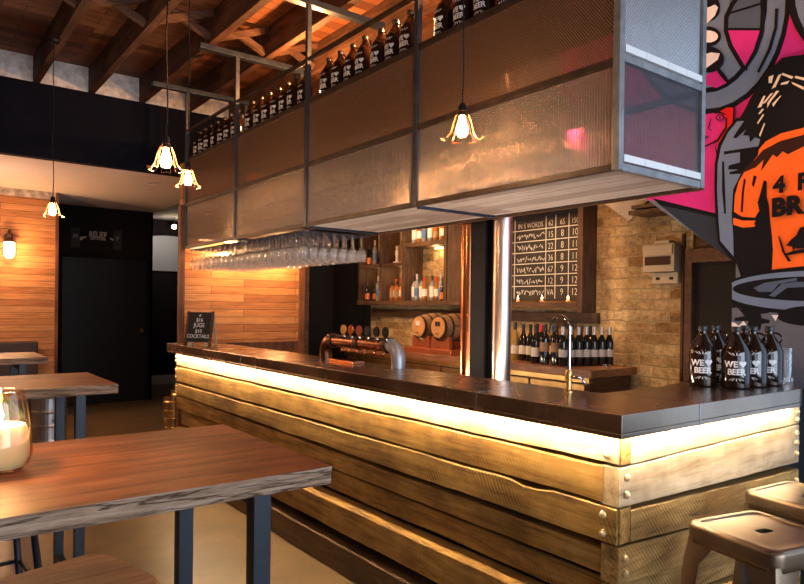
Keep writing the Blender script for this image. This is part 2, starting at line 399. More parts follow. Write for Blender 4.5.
MURAL = [
('painted_background','magenta',[(3.342,4.271),(1.344,3.405),(1.331,2.564),(1.837,2.482),(2.061,2.435),(2.086,2.034),(2.261,2.096),(2.508,2.177),(2.56,2.19),(3.315,2.739)]),
('painted_outline','black',[(2.531,2.2),(2.08,2.046),(2.079,2.015),(2.471,2.146)]),
('painted_slab','greyblue_dark',[(2.471,2.146),(2.079,2.021),(2.065,1.897),(1.959,1.745),(1.959,1.733),(2.192,1.913)]),  # dark grey-blue patch at the lower-left corner
('painted_wheel','black',[(1.679,3.241),(1.684,3.126),(1.703,3.019),(1.735,2.922),(1.78,2.837),(1.837,2.767),(1.906,2.715),(1.985,2.681),(2.072,2.669),(2.166,2.678),(2.263,2.712),(2.361,2.769),(2.457,2.849),(2.547,2.95),(2.628,3.071),(2.696,3.206),(2.748,3.352),(2.781,3.502),(2.794,3.65),(2.786,3.791),(2.757,3.918),(2.71,4.028),(2.645,4.115),(2.567,4.177),(2.479,4.214),(2.384,4.224),(2.287,4.209),(2.189,4.171),(2.094,4.111),(2.006,4.034),(1.925,3.942),(1.854,3.837),(1.793,3.724),(1.745,3.605),(1.71,3.483),(1.687,3.36)]),
('painted_wheel','grey',[(1.706,3.25),(1.71,3.14),(1.728,3.037),(1.759,2.943),(1.802,2.862),(1.856,2.795),(1.921,2.744),(1.996,2.712),(2.078,2.7),(2.166,2.71),(2.258,2.742),(2.35,2.797),(2.44,2.873),(2.524,2.97),(2.599,3.085),(2.663,3.213),(2.711,3.352),(2.741,3.494),(2.753,3.635),(2.746,3.769),(2.72,3.891),(2.675,3.996),(2.616,4.08),(2.543,4.14),(2.461,4.176),(2.372,4.187),(2.28,4.174),(2.188,4.139),(2.099,4.084),(2.016,4.011),(1.939,3.923),(1.872,3.823),(1.815,3.715),(1.769,3.601),(1.735,3.483),(1.714,3.366)]),
('painted_wheel','black',[(1.804,3.287),(1.808,3.189),(1.822,3.098),(1.847,3.016),(1.881,2.944),(1.924,2.885),(1.976,2.841),(2.035,2.813),(2.099,2.802),(2.168,2.81),(2.238,2.837),(2.309,2.883),(2.377,2.947),(2.441,3.029),(2.498,3.124),(2.545,3.232),(2.581,3.347),(2.604,3.466),(2.613,3.584),(2.608,3.697),(2.588,3.8),(2.556,3.89),(2.511,3.964),(2.457,4.019),(2.395,4.054),(2.328,4.069),(2.258,4.064),(2.187,4.039),(2.118,3.996),(2.052,3.937),(1.992,3.865),(1.938,3.782),(1.892,3.69),(1.855,3.592),(1.828,3.49),(1.811,3.388)]),
('painted_wheel','grey',[(1.832,3.297),(1.836,3.204),(1.849,3.117),(1.872,3.038),(1.903,2.97),(1.944,2.913),(1.991,2.871),(2.046,2.844),(2.105,2.834),(2.168,2.841),(2.233,2.867),(2.298,2.91),(2.361,2.971),(2.419,3.047),(2.47,3.137),(2.513,3.238),(2.546,3.347),(2.567,3.459),(2.575,3.57),(2.57,3.676),(2.553,3.774),(2.523,3.86),(2.483,3.93),(2.434,3.983),(2.377,4.018),(2.316,4.033),(2.251,4.029),(2.186,4.007),(2.123,3.968),(2.062,3.914),(2.006,3.846),(1.957,3.768),(1.914,3.681),(1.88,3.588),(1.854,3.491),(1.838,3.393)]),
('painted_wheel','magenta',[(2.189,2.915),(2.106,2.936),(2.036,2.838),(2.098,2.823),(2.188,2.871)]),
('painted_panel','slate',[(2.02,3.384),(1.838,3.34),(1.837,3.246),(2.031,3.261)]),
('painted_panel','slate',[(2.03,3.255),(1.837,3.24),(1.835,3.106),(2.041,3.173)]),
('painted_panel','magenta',[(2.035,3.159),(1.829,3.086),(1.861,2.991),(1.924,2.903),(1.984,3.004)]),
('painted_stroke','black',[(1.96,3.355),(2.019,3.318),(2.056,3.248),(2.058,3.159),(2.028,3.054),(1.946,2.896),(1.915,2.876),(1.908,2.888),(1.925,2.905),(2.003,3.058),(2.031,3.153),(2.029,3.233),(1.996,3.295),(1.948,3.34)]),
('painted_stroke','black',[(1.846,3.307),(1.84,3.189),(1.844,3.088),(1.879,2.984),(1.936,2.893),(1.922,2.881),(1.855,2.966),(1.819,3.075),(1.815,3.181),(1.83,3.303)]),
('painted_stroke','black',[(2.047,3.159),(1.823,3.086),(1.824,3.1),(2.048,3.174)]),
('painted_stroke','black',[(2.029,3.248),(1.835,3.24),(1.839,3.253),(2.032,3.261)]),
('painted_stroke','black',[(2.113,2.958),(2.073,2.888),(2.024,2.824),(2.011,2.83),(2.051,2.899),(2.1,2.964)]),
('painted_stroke','black',[(2.205,2.925),(2.103,2.947),(2.11,2.962),(2.212,2.941)]),
('painted_stroke','black',[(1.759,3.19),(1.742,3.184),(1.746,3.077),(1.777,2.96),(1.842,2.845),(1.854,2.854),(1.794,2.971),(1.762,3.082)]),
('painted_figure','black',[(2.081,3.309),(2.082,3.294),(2.085,3.281),(2.091,3.269),(2.099,3.26),(2.109,3.252),(2.12,3.248),(2.133,3.246),(2.147,3.247),(2.162,3.25),(2.176,3.256),(2.191,3.265),(2.204,3.276),(2.216,3.289),(2.227,3.304),(2.236,3.319),(2.243,3.335),(2.247,3.352),(2.248,3.368),(2.247,3.383),(2.244,3.396),(2.237,3.408),(2.229,3.417),(2.219,3.425),(2.207,3.429),(2.193,3.43),(2.179,3.429),(2.164,3.425),(2.15,3.418),(2.136,3.409),(2.123,3.398),(2.111,3.385),(2.1,3.371),(2.092,3.356),(2.086,3.34),(2.082,3.324)]),
('painted_figure','white',[(2.196,3.362),(2.157,3.335),(2.112,3.338),(2.093,3.313),(2.111,3.27),(2.149,3.246),(2.187,3.227)]),
('painted_figure','black',[(2.072,3.128),(2.073,3.118),(2.076,3.109),(2.082,3.101),(2.09,3.095),(2.1,3.09),(2.111,3.088),(2.124,3.087),(2.138,3.088),(2.153,3.092),(2.167,3.097),(2.182,3.104),(2.195,3.113),(2.207,3.123),(2.218,3.134),(2.227,3.146),(2.233,3.158),(2.237,3.17),(2.239,3.181),(2.238,3.192),(2.234,3.201),(2.228,3.209),(2.219,3.215),(2.209,3.22),(2.197,3.222),(2.183,3.222),(2.169,3.221),(2.155,3.217),(2.14,3.211),(2.126,3.204),(2.113,3.195),(2.101,3.185),(2.091,3.174),(2.083,3.162),(2.077,3.151),(2.073,3.139)]),
('painted_figure','white',[(2.09,3.134),(2.091,3.128),(2.094,3.123),(2.098,3.118),(2.105,3.115),(2.112,3.113),(2.121,3.112),(2.131,3.112),(2.142,3.114),(2.153,3.117),(2.164,3.121),(2.175,3.126),(2.186,3.132),(2.195,3.139),(2.203,3.146),(2.21,3.153),(2.215,3.161),(2.218,3.168),(2.219,3.175),(2.218,3.181),(2.215,3.187),(2.21,3.191),(2.204,3.194),(2.196,3.196),(2.187,3.197),(2.176,3.197),(2.166,3.195),(2.154,3.192),(2.143,3.188),(2.132,3.182),(2.122,3.176),(2.113,3.17),(2.105,3.163),(2.099,3.155),(2.094,3.148),(2.091,3.141)]),
('painted_figure','black',[(2.051,2.982),(2.052,2.968),(2.056,2.956),(2.063,2.945),(2.072,2.937),(2.083,2.93),(2.096,2.926),(2.111,2.924),(2.127,2.925),(2.144,2.928),(2.161,2.934),(2.177,2.942),(2.193,2.952),(2.207,2.964),(2.219,2.978),(2.229,2.992),(2.237,3.007),(2.241,3.023),(2.243,3.037),(2.242,3.051),(2.237,3.064),(2.23,3.075),(2.221,3.083),(2.209,3.09),(2.195,3.094),(2.179,3.095),(2.163,3.094),(2.146,3.09),(2.13,3.084),(2.114,3.075),(2.099,3.065),(2.085,3.053),(2.073,3.039),(2.064,3.025),(2.057,3.01),(2.052,2.996)]),
('painted_figure','white',[(2.191,3.047),(2.133,3.049),(2.076,3.026),(2.088,2.992),(2.138,2.97),(2.189,2.947)]),
('painted_wheel','black',[(1.05,3.009),(1.053,2.95),(1.065,2.894),(1.085,2.845),(1.113,2.803),(1.148,2.77),(1.189,2.746),(1.237,2.732),(1.288,2.73),(1.343,2.74),(1.4,2.762),(1.456,2.795),(1.51,2.84),(1.561,2.894),(1.605,2.957),(1.642,3.026),(1.67,3.099),(1.688,3.173),(1.695,3.246),(1.69,3.315),(1.674,3.378),(1.648,3.431),(1.613,3.473),(1.57,3.504),(1.52,3.522),(1.466,3.526),(1.41,3.519),(1.354,3.499),(1.299,3.468),(1.246,3.428),(1.198,3.379),(1.156,3.325),(1.119,3.265),(1.09,3.202),(1.068,3.137),(1.055,3.072)]),
('painted_wheel','grey',[(1.082,3.021),(1.085,2.967),(1.095,2.916),(1.113,2.872),(1.138,2.834),(1.17,2.803),(1.207,2.782),(1.249,2.77),(1.295,2.768),(1.344,2.777),(1.394,2.797),(1.443,2.827),(1.491,2.867),(1.535,2.916),(1.574,2.972),(1.607,3.034),(1.631,3.099),(1.647,3.166),(1.653,3.231),(1.649,3.293),(1.635,3.349),(1.612,3.397),(1.581,3.435),(1.543,3.463),(1.5,3.48),(1.453,3.485),(1.403,3.479),(1.354,3.462),(1.305,3.435),(1.258,3.399),(1.215,3.356),(1.177,3.307),(1.144,3.253),(1.118,3.196),(1.098,3.137),(1.086,3.079)]),
('painted_hair','red',[(2.071,2.669),(2.028,2.684),(1.985,2.674),(1.99,2.591),(2.025,2.489),(2.061,2.453),(2.087,2.495),(2.032,2.582),(2.033,2.624)]),
('painted_stroke','black',[(2.031,2.624),(2.035,2.567),(2.085,2.5),(2.177,2.472),(2.173,2.464),(2.076,2.488),(2.023,2.559),(2.023,2.622)]),
('painted_stroke','black',[(1.986,2.686),(1.99,2.592),(2.025,2.486),(2.058,2.443),(2.051,2.437),(2.012,2.478),(1.977,2.587),(1.978,2.684)]),
('painted_eye','black',[(2.041,2.626),(2.041,2.623),(2.042,2.62),(2.044,2.618),(2.047,2.616),(2.05,2.614),(2.054,2.613),(2.058,2.613),(2.062,2.613),(2.067,2.613),(2.071,2.615),(2.076,2.617),(2.08,2.619),(2.084,2.621),(2.087,2.624),(2.089,2.628),(2.091,2.631),(2.093,2.634),(2.093,2.638),(2.093,2.641),(2.092,2.644),(2.09,2.646),(2.087,2.648),(2.084,2.65),(2.08,2.651),(2.076,2.651),(2.072,2.651),(2.067,2.65),(2.063,2.649),(2.058,2.647),(2.054,2.645),(2.05,2.642),(2.047,2.639),(2.045,2.636),(2.043,2.633),(2.041,2.629)]),
('painted_eye','magenta',[(2.048,2.628),(2.049,2.626),(2.049,2.624),(2.051,2.622),(2.053,2.621),(2.055,2.62),(2.057,2.619),(2.06,2.619),(2.063,2.619),(2.067,2.62),(2.07,2.62),(2.073,2.622),(2.076,2.623),(2.079,2.625),(2.081,2.627),(2.083,2.629),(2.084,2.632),(2.085,2.634),(2.086,2.636),(2.085,2.638),(2.085,2.64),(2.083,2.642),(2.081,2.643),(2.079,2.644),(2.076,2.645),(2.073,2.645),(2.07,2.645),(2.067,2.644),(2.064,2.643),(2.061,2.642),(2.058,2.64),(2.055,2.639),(2.053,2.637),(2.051,2.634),(2.05,2.632),(2.049,2.63)]),
('painted_eye','black',[(2.059,2.63),(2.06,2.627),(2.063,2.625),(2.067,2.624),(2.071,2.626),(2.073,2.63),(2.074,2.634),(2.073,2.637),(2.071,2.639),(2.067,2.639),(2.063,2.637),(2.061,2.634)]),
('painted_stroke','black',[(2.101,2.662),(2.065,2.658),(2.034,2.641),(2.032,2.645),(2.064,2.666),(2.102,2.667)]),
('painted_stroke','black',[(2.126,2.639),(2.143,2.58),(2.121,2.561),(2.118,2.565),(2.134,2.579),(2.121,2.637)]),
('painted_stroke','black',[(2.185,2.542),(2.165,2.521),(2.137,2.522),(2.138,2.531),(2.162,2.535),(2.18,2.548)]),
('painted_stroke','black',[(2.095,2.459),(2.082,2.401),(2.076,2.402),(2.089,2.459)]),
('painted_can','black',[(1.896,2.6),(1.966,2.604),(2.026,2.544),(2.074,2.468),(2.094,2.349),(2.094,2.195),(2.082,1.997),(2.064,1.86),(1.959,1.733),(1.945,2.026),(1.936,2.174),(1.834,2.336),(1.808,2.447)]),
('painted_can','grey',[(1.895,2.576),(1.96,2.584),(2.013,2.529),(2.055,2.452),(2.075,2.346),(2.076,2.192),(2.063,1.995),(2.052,1.878),(1.968,1.776),(1.973,1.902),(1.984,2.03),(1.978,2.179),(1.926,2.28),(1.846,2.367),(1.825,2.451)]),
('painted_stroke','black',[(2.047,2.359),(2.035,2.357),(2.026,2.186),(2.018,2.039),(2.03,2.04),(2.045,2.188)]),
('painted_stroke','black',[(2.036,2.418),(1.836,2.412),(1.835,2.394),(2.036,2.4)]),
('painted_stroke','black',[(1.939,2.401),(1.835,2.394),(1.852,2.338),(1.926,2.268),(1.997,2.273),(2.003,2.286),(1.944,2.294),(2.01,2.305),(2.004,2.328),(1.938,2.335)]),
('painted_gorilla_fur','black',[(1.337,2.932),(1.477,2.913),(1.606,2.875),(1.663,2.886),(1.711,2.889),(1.748,2.86),(1.797,2.839),(1.83,2.778),(1.858,2.738),(1.886,2.698),(1.92,2.635),(1.948,2.594),(1.919,2.576),(1.982,2.493),(1.964,2.483),(1.906,2.525),(1.923,2.493),(1.888,2.486),(1.882,2.444),(1.854,2.468),(1.819,2.449),(1.824,2.415),(1.835,2.359),(1.903,2.288),(1.948,2.199),(1.975,1.987),(1.953,1.745),(1.91,1.618),(1.746,1.649),(1.411,1.677),(1.331,2.564)]),
('painted_shirt','orange',[(1.377,2.549),(1.6,2.468),(1.71,2.462),(1.791,2.432),(1.83,2.393),(1.835,2.359),(1.903,2.288),(1.943,2.223),(1.965,2.142),(1.97,2.046),(1.922,2.011),(1.846,1.998),(1.83,2.025),(1.797,2.057),(1.768,2.013),(1.75,1.891),(1.743,1.804),(1.747,1.689),(1.609,1.701),(1.365,1.717)]),
('painted_sleeve_trim','orange',[(1.972,2.01),(1.915,1.987),(1.84,1.98),(1.846,1.945),(1.915,1.945),(1.971,1.968)]),
('painted_collar','umber',[(1.377,2.512),(1.599,2.429),(1.714,2.418),(1.807,2.383),(1.852,2.338),(1.943,2.264),(1.874,2.283),(1.845,2.291),(1.801,2.33),(1.816,2.263),(1.789,2.299),(1.751,2.35),(1.729,2.329),(1.698,2.358),(1.671,2.336),(1.598,2.362),(1.376,2.438)]),
('painted_stroke','black',[(1.913,2.236),(1.902,2.229),(1.912,2.141),(1.916,2.035),(1.928,2.042),(1.924,2.148)]),
('painted_stroke','black',[(1.856,2.245),(1.839,2.237),(1.855,2.175),(1.866,2.194)]),
('painted_stroke','black',[(1.799,2.208),(1.782,2.2),(1.781,2.113),(1.769,2.059),(1.749,1.862),(1.795,1.952),(1.851,1.957),(1.819,2.03),(1.831,2.084),(1.815,2.14)]),
('painted_fur_highlight','cream',[(1.78,2.8),(1.753,2.804),(1.763,2.76),(1.78,2.765)]),
('painted_fur_highlight','cream',[(1.726,2.796),(1.709,2.798),(1.741,2.732),(1.763,2.726)]),
('painted_fur_highlight','cream',[(1.704,2.802),(1.646,2.764),(1.656,2.755),(1.709,2.792)]),
('painted_fur_highlight','cream',[(1.635,2.766),(1.563,2.73),(1.563,2.714),(1.64,2.756)]),
('painted_fur_highlight','cream',[(1.709,2.746),(1.666,2.747),(1.677,2.732),(1.714,2.736)]),
('painted_fur_highlight','cream',[(1.656,2.738),(1.593,2.694),(1.593,2.677),(1.65,2.725)]),
('painted_fur_highlight','cream',[(1.806,2.696),(1.795,2.694),(1.817,2.635),(1.839,2.634)]),
('painted_fur_highlight','cream',[(1.768,2.698),(1.751,2.7),(1.794,2.653),(1.811,2.651)]),
('painted_fur_highlight','cream',[(1.735,2.707),(1.719,2.703),(1.761,2.657),(1.783,2.621),(1.783,2.65)]),
('painted_fur_highlight','cream',[(1.713,2.674),(1.708,2.672),(1.75,2.62),(1.756,2.638)]),
('painted_fur_highlight','cream',[(1.811,2.622),(1.8,2.619),(1.822,2.595),(1.833,2.598)]),
('painted_fur_highlight','cream',[(1.805,2.592),(1.799,2.585),(1.832,2.539),(1.838,2.546)]),
('painted_fur_highlight','cream',[(1.798,2.538),(1.793,2.531),(1.819,2.461),(1.825,2.474)]),
('painted_stroke','black',[(1.712,1.882),(1.701,1.87),(1.673,1.783),(1.641,1.736),(1.656,1.731),(1.689,1.789)]),
('painted_tree','black',[(1.668,1.822),(1.642,1.854),(1.617,1.874),(1.597,1.917),(1.551,1.924),(1.51,1.844),(1.52,1.801),(1.611,1.801),(1.621,1.808),(1.626,1.791),(1.51,1.806),(1.509,1.784),(1.61,1.773),(1.667,1.765),(1.668,1.777),(1.631,1.791),(1.637,1.814)]),
('painted_tray','black',[(1.053,1.551),(1.055,1.537),(1.062,1.524),(1.072,1.511),(1.087,1.498),(1.106,1.486),(1.13,1.475),(1.157,1.464),(1.188,1.454),(1.223,1.444),(1.262,1.436),(1.303,1.429),(1.347,1.423),(1.394,1.418),(1.443,1.415),(1.494,1.413),(1.546,1.413),(1.599,1.414),(1.651,1.417),(1.703,1.421),(1.754,1.427),(1.803,1.435),(1.849,1.445),(1.892,1.455),(1.93,1.468),(1.965,1.481),(1.966,1.496),(1.966,1.511),(1.966,1.527),(1.967,1.543),(1.967,1.559),(1.967,1.575),(1.967,1.592),(1.968,1.607),(1.968,1.623),(1.967,1.637),(1.933,1.65),(1.895,1.662),(1.852,1.672),(1.806,1.68),(1.758,1.687),(1.707,1.692),(1.655,1.696),(1.603,1.697),(1.55,1.698),(1.498,1.696),(1.447,1.694),(1.398,1.689),(1.351,1.684),(1.307,1.677),(1.265,1.669),(1.226,1.66),(1.191,1.65),(1.16,1.639),(1.132,1.628),(1.108,1.616),(1.089,1.603),(1.073,1.59),(1.062,1.577),(1.056,1.564)]),
('painted_tray','grey',[(1.069,1.561),(1.071,1.55),(1.078,1.54),(1.088,1.53),(1.102,1.52),(1.121,1.511),(1.144,1.502),(1.17,1.494),(1.2,1.486),(1.234,1.479),(1.271,1.473),(1.311,1.468),(1.354,1.464),(1.399,1.46),(1.446,1.458),(1.495,1.457),(1.545,1.457),(1.595,1.458),(1.645,1.46),(1.695,1.464),(1.744,1.469),(1.79,1.475),(1.834,1.483),(1.875,1.491),(1.912,1.501),(1.944,1.511),(1.966,1.522),(1.966,1.534),(1.967,1.546),(1.967,1.559),(1.967,1.571),(1.967,1.584),(1.967,1.596),(1.968,1.608),(1.968,1.62),(1.946,1.631),(1.914,1.64),(1.877,1.649),(1.837,1.657),(1.793,1.663),(1.747,1.668),(1.698,1.672),(1.649,1.674),(1.598,1.676),(1.548,1.676),(1.498,1.675),(1.449,1.672),(1.402,1.669),(1.357,1.664),(1.314,1.659),(1.274,1.653),(1.236,1.646),(1.202,1.638),(1.172,1.629),(1.145,1.621),(1.122,1.611),(1.104,1.601),(1.089,1.591),(1.078,1.581),(1.072,1.571)]),
('painted_tray','black',[(1.078,1.571),(1.079,1.564),(1.085,1.558),(1.095,1.552),(1.109,1.546),(1.126,1.54),(1.148,1.535),(1.173,1.53),(1.201,1.525),(1.233,1.521),(1.267,1.517),(1.305,1.514),(1.345,1.512),(1.387,1.51),(1.431,1.509),(1.476,1.508),(1.522,1.509),(1.569,1.51),(1.616,1.512),(1.662,1.514),(1.706,1.518),(1.749,1.522),(1.79,1.527),(1.827,1.532),(1.861,1.538),(1.891,1.545),(1.916,1.552),(1.936,1.56),(1.951,1.567),(1.959,1.575),(1.962,1.583),(1.96,1.591),(1.951,1.599),(1.937,1.606),(1.917,1.613),(1.892,1.619),(1.862,1.625),(1.829,1.63),(1.791,1.635),(1.751,1.638),(1.708,1.641),(1.664,1.643),(1.618,1.645),(1.571,1.645),(1.524,1.645),(1.478,1.644),(1.433,1.642),(1.389,1.64),(1.346,1.637),(1.306,1.633),(1.269,1.629),(1.234,1.625),(1.202,1.62),(1.174,1.614),(1.149,1.608),(1.127,1.603),(1.11,1.596),(1.096,1.59),(1.086,1.584),(1.08,1.577)]),
('painted_tray','slate',[(1.84,1.587),(1.779,1.615),(1.608,1.639),(1.608,1.623),(1.702,1.608),(1.74,1.563),(1.812,1.563)]),
('painted_tray','slate',[(1.686,1.608),(1.608,1.617),(1.458,1.608),(1.458,1.592),(1.659,1.584),(1.723,1.534),(1.756,1.54)]),
('painted_lower_wall','ash',[(1.965,1.469),(1.711,1.443),(1.408,1.452),(1.398,0.769),(1.953,0.676)]),
('painted_splash','black',[(1.925,1.463),(1.749,1.459),(1.754,1.442),(1.798,1.435),(1.792,1.412),(1.748,1.402),(1.748,1.385),(1.792,1.378),(1.797,1.348),(1.836,1.318),(1.877,1.352),(1.866,1.393),(1.948,1.391),(1.948,1.409),(1.889,1.422)]),
('painted_splash','black',[(1.361,1.432),(1.364,1.421),(1.375,1.41),(1.392,1.4),(1.415,1.391),(1.443,1.384),(1.475,1.378),(1.51,1.375),(1.546,1.374),(1.583,1.375),(1.617,1.379),(1.648,1.385),(1.674,1.393),(1.694,1.403),(1.706,1.414),(1.71,1.425),(1.706,1.437),(1.694,1.449),(1.675,1.459),(1.649,1.468),(1.619,1.476),(1.584,1.481),(1.548,1.483),(1.512,1.483),(1.476,1.481),(1.444,1.477),(1.416,1.471),(1.393,1.463),(1.375,1.453),(1.365,1.443)]),
('painted_splash','white',[(1.964,1.385),(1.941,1.379),(1.923,1.362),(1.895,1.392),(1.871,1.364),(1.859,1.34),(1.888,1.322),(1.923,1.338),(1.963,1.325)]),
('painted_splash','white',[(1.738,1.431),(1.7,1.431),(1.715,1.397)]),
]
# ================================================================== CAMERA
cam = bpy.data.cameras.new('camera'); co = bpy.data.objects.new('camera', cam); COL.objects.link(co); SC.camera = co
cam.sensor_width = 36; cam.lens = 662/804*36; cam.shift_y = (311.06-292)/804; cam.clip_start = .02
yaw, pit, rol = radians(37.12), radians(-.35), radians(.71)
F0 = Vector((sin(yaw), cos(yaw), 0)); R0 = Vector((cos(yaw), -sin(yaw), 0)); U0 = Vector((0,0,1))
Fv = F0*cos(pit)+U0*sin(pit); U2 = U0*cos(pit)-F0*sin(pit)
Rv = R0*cos(rol)+U2*sin(rol); Uv = U2*cos(rol)-R0*sin(rol)
Mx = Matrix((Rv, Uv, -Fv)).transposed().to_4x4(); Mx.translation = (0,0,1.45); co.matrix_world = Mx

# ================================================================== SETTING
YB = 7.15; ZC = 3.79; ZJ = 3.545; ZR = 2.836
struct('floor', MB().box(-3.2,4.9,-3.2,12.6,-.1,0), M['concrete'])
struct('ceiling', MB().box(-3.2,4.9,-3.2,YB+.1,ZC,ZC+.05), M['ceil_boards'])
struct('ceiling_rear', MB().box(-3.2,3.06,YB+.1,10.3,ZR,ZR+.08), M['plaster'])
struct('ceiling_passage', MB().box(3.06,4.9,YB+.1,12.6,2.98,3.04), M['plaster_grey'])
# bulkhead and blocks over it
struct('wall_bulkhead', MB().box(-3.2,4.9,YB,YB+.1,ZR,ZJ), M['navy'])
struct('wall_block_course', MB().box(-3.2,4.9,YB+.005,YB+.1,ZJ,ZC), M['block'])
# rear walls
struct('wall_rear_left', MB().box(-3.2,1.546,9.31,9.4,0,ZR), M['plank_wall'])
struct('trim_1', MB().box(1.546,1.582,9.295,9.4,0,ZR), M['trim_wood'])
struct('trim_6', MB().box(-3.2,1.546,9.295,9.31,2.745,ZR), mat_plain('whitewashed_plate', (.42,.33,.26), .8, var=.5, vs=18))
struct('wall_rear_centre', MB().box(1.546,3.04,10.3,10.4,0,2.9), M['dark_wall'])
d = MB(); d.box(1.80,2.95,10.28,10.3,0,2.1,.004); struct('door_1', d, M['black'])
d = MB(); d.box(1.73,1.80,10.275,10.3,0,2.15); d.box(1.73,3.0,10.275,10.3,2.1,2.15); struct('trim_2', d, M['dark_wall'])
struct('wall_passage_end', MB().box(2.9,4.9,12.2,12.3,0,3.0), M['dark_wall'])
pl = MB()
pl.prism([(3.3,2.05),(4.5,2.05),(4.5,2.62)]+[(3.3+1.2*(1-k/10), 2.62+.07*sin(pi*(k/10))) for k in range(11)], 12.16, 12.2, lambda x,y,z:(x,z,y))
tag(pl.build('wall_panel', mat_plain('grey_panel', (.25,.25,.26), .5)), 'pale grey curved-top panel on the end wall of the passage', 'panel')
struct('baseboard_rear', MB().box(3.0,4.9,12.17,12.2,0,.16), M['plaster_grey'])
struct('wall_passage_side', MB().box(3.0,3.04,10.3,12.2,0,3.0), M['dark_wall'])
# timber partition at the far end of the bar
struct('wall_partition', MB().box(2.20,3.49,6.50,6.58,1.06,2.84), M['plank_wall'])
struct('wall_partition_lower', MB().box(2.20,3.49,6.52,6.58,0,1.06), M['trim_wood'])
struct('trim_3', MB().box(2.165,2.215,6.455,6.52,0,2.42), M['trim_wood'])
struct('trim_4', MB().box(3.49,3.56,6.48,6.58,0,2.84), M['trim_wood'])
struct('wall_partition_jamb', MB().box(3.56,3.63,6.52,6.58,0,2.84), M['back_wood'])
struct('wall_doorway_dark', MB().box(3.2,4.65,7.7,7.75,0,2.84), M['void'])  # near-black sheet standing in for shade in the room beyond
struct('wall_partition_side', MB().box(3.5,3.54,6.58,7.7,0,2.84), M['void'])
# side walls
struct('wall_bar_back', MB().box(4.65,4.75,2.6,6.78,0,ZC), M['brick'])
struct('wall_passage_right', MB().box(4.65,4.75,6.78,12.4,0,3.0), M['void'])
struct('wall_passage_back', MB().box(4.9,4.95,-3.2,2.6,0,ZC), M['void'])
def seg(y): return 1.746 + (y-1.971)*.746
mw = MB(); mw.prism([(1.15,0),(1.965,0),(1.965,1.742),(4.4,seg(4.4)),(4.4,ZC),(1.15,ZC)], 4.0, 4.08, lambda y,z,x:(x,y,z))
struct('wall_mural', mw, mat_plain('mural_wall_paint', (.12,.15,.21), .65, var=.25, vs=3))
sf = MB(); sf.prism([(4.08,1.971-.001),(4.65,1.971)], 0, 0) if False else None
sf = MB(); sf.quad([(4.08,1.90,seg(1.90)),(4.65,1.90,seg(1.90)),(4.65,4.4,seg(4.4)),(4.08,4.4,seg(4.4))])
bmesh.ops.solidify(sf.bm, geom=sf.bm.faces[:], thickness=.05)
struct('ceiling_stair_soffit', sf, M['back_wood'])
# door behind: frame, near-black sheet for the opening's shade
df = MB(); df.box(4.60,4.66,2.58,2.635,0,1.90); df.box(4.60,4.66,1.9,2.58,1.80,1.90); struct('trim_5', df, M['back_wood'])
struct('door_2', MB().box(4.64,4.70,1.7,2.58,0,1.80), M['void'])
struct('wall_under_stair', MB().box(4.66,4.74,1.5,2.6,1.9,2.7), M['back_wood'])
# unseen room sides that close the room, street windows behind the camera
struct('wall_left', MB().box(-3.3,-3.2,-3.2,12.6,0,ZC), mat_plain('left_wall_paint', (.12,.09,.07), .8))
wf = MB(); wf.box(-3.2,4.9,-3.3,-3.2,0,.5); wf.box(-3.2,4.9,-3.3,-3.2,2.9,ZC); wf.box(-3.2,-2.6,-3.3,-3.2,.5,2.9); wf.box(.5,.75,-3.3,-3.2,.5,2.9); wf.box(3.7,4.9,-3.3,-3.2,.5,2.9)
struct('wall_front', wf, M['dark_wall'])
wn = MB()
for a, b_ in ((-2.6,.5),(.75,3.7)):
    for x in (a+.03, (a+b_)/2, b_-.03): wn.box(x-.03,x+.03,-3.28,-3.22,.5,2.9)
    for z in (.53, 2.1, 2.87): wn.box(a,b_,-3.28,-3.22,z-.03,z+.03)
struct('window_1', wn, M['black'])
ws = MB(); ws.box(4.0,4.08,-3.2,1.15,0,.55); ws.box(4.0,4.08,-3.2,1.15,3.1,ZC); ws.box(4.0,4.08,-3.2,-2.9,.55,3.1)
struct('wall_street_side', ws, M['dark_wall'])
wn = MB()
for y in (-2.87,-1.55,-.2,1.12): wn.box(4.01,4.07,y-.03,y+.03,.55,3.1)
for z in (.58,3.07): wn.box(4.01,4.07,-2.9,1.15,z-.03,z+.03)
struct('window_2', wn, M['black'])
# roof joists, herringbone struts
jx = [.985+.486*k for k in range(-8, 8)]
for i, x in enumerate(jx):
    o = struct('trim_%d' % (10+i), MB().box(x, x+.06, -3.2, YB+.06, ZJ, ZC), M['timber_dark'])
k0 = 40
for i, (a, b_) in enumerate(zip(jx, jx[1:])):
    if a < .3 or a > 3.9: continue
    mb = MB(); y = 5.1+.03*(i%3)
    mb.bar((a+.06,y,ZJ+.04),(b_,y+.02,ZC-.03),.045,.05); mb.bar((a+.06,y+.06,ZC-.03),(b_,y+.07,ZJ+.04),.045,.05)
    struct('trim_%d' % (k0+i), mb, M['timber_x'])
    nb = MB(); nb.box(a+.06,b_,3.60,3.65,ZJ+.02,ZC-.01)
    struct('trim_%d' % (60+i), nb, M['timber_x'])

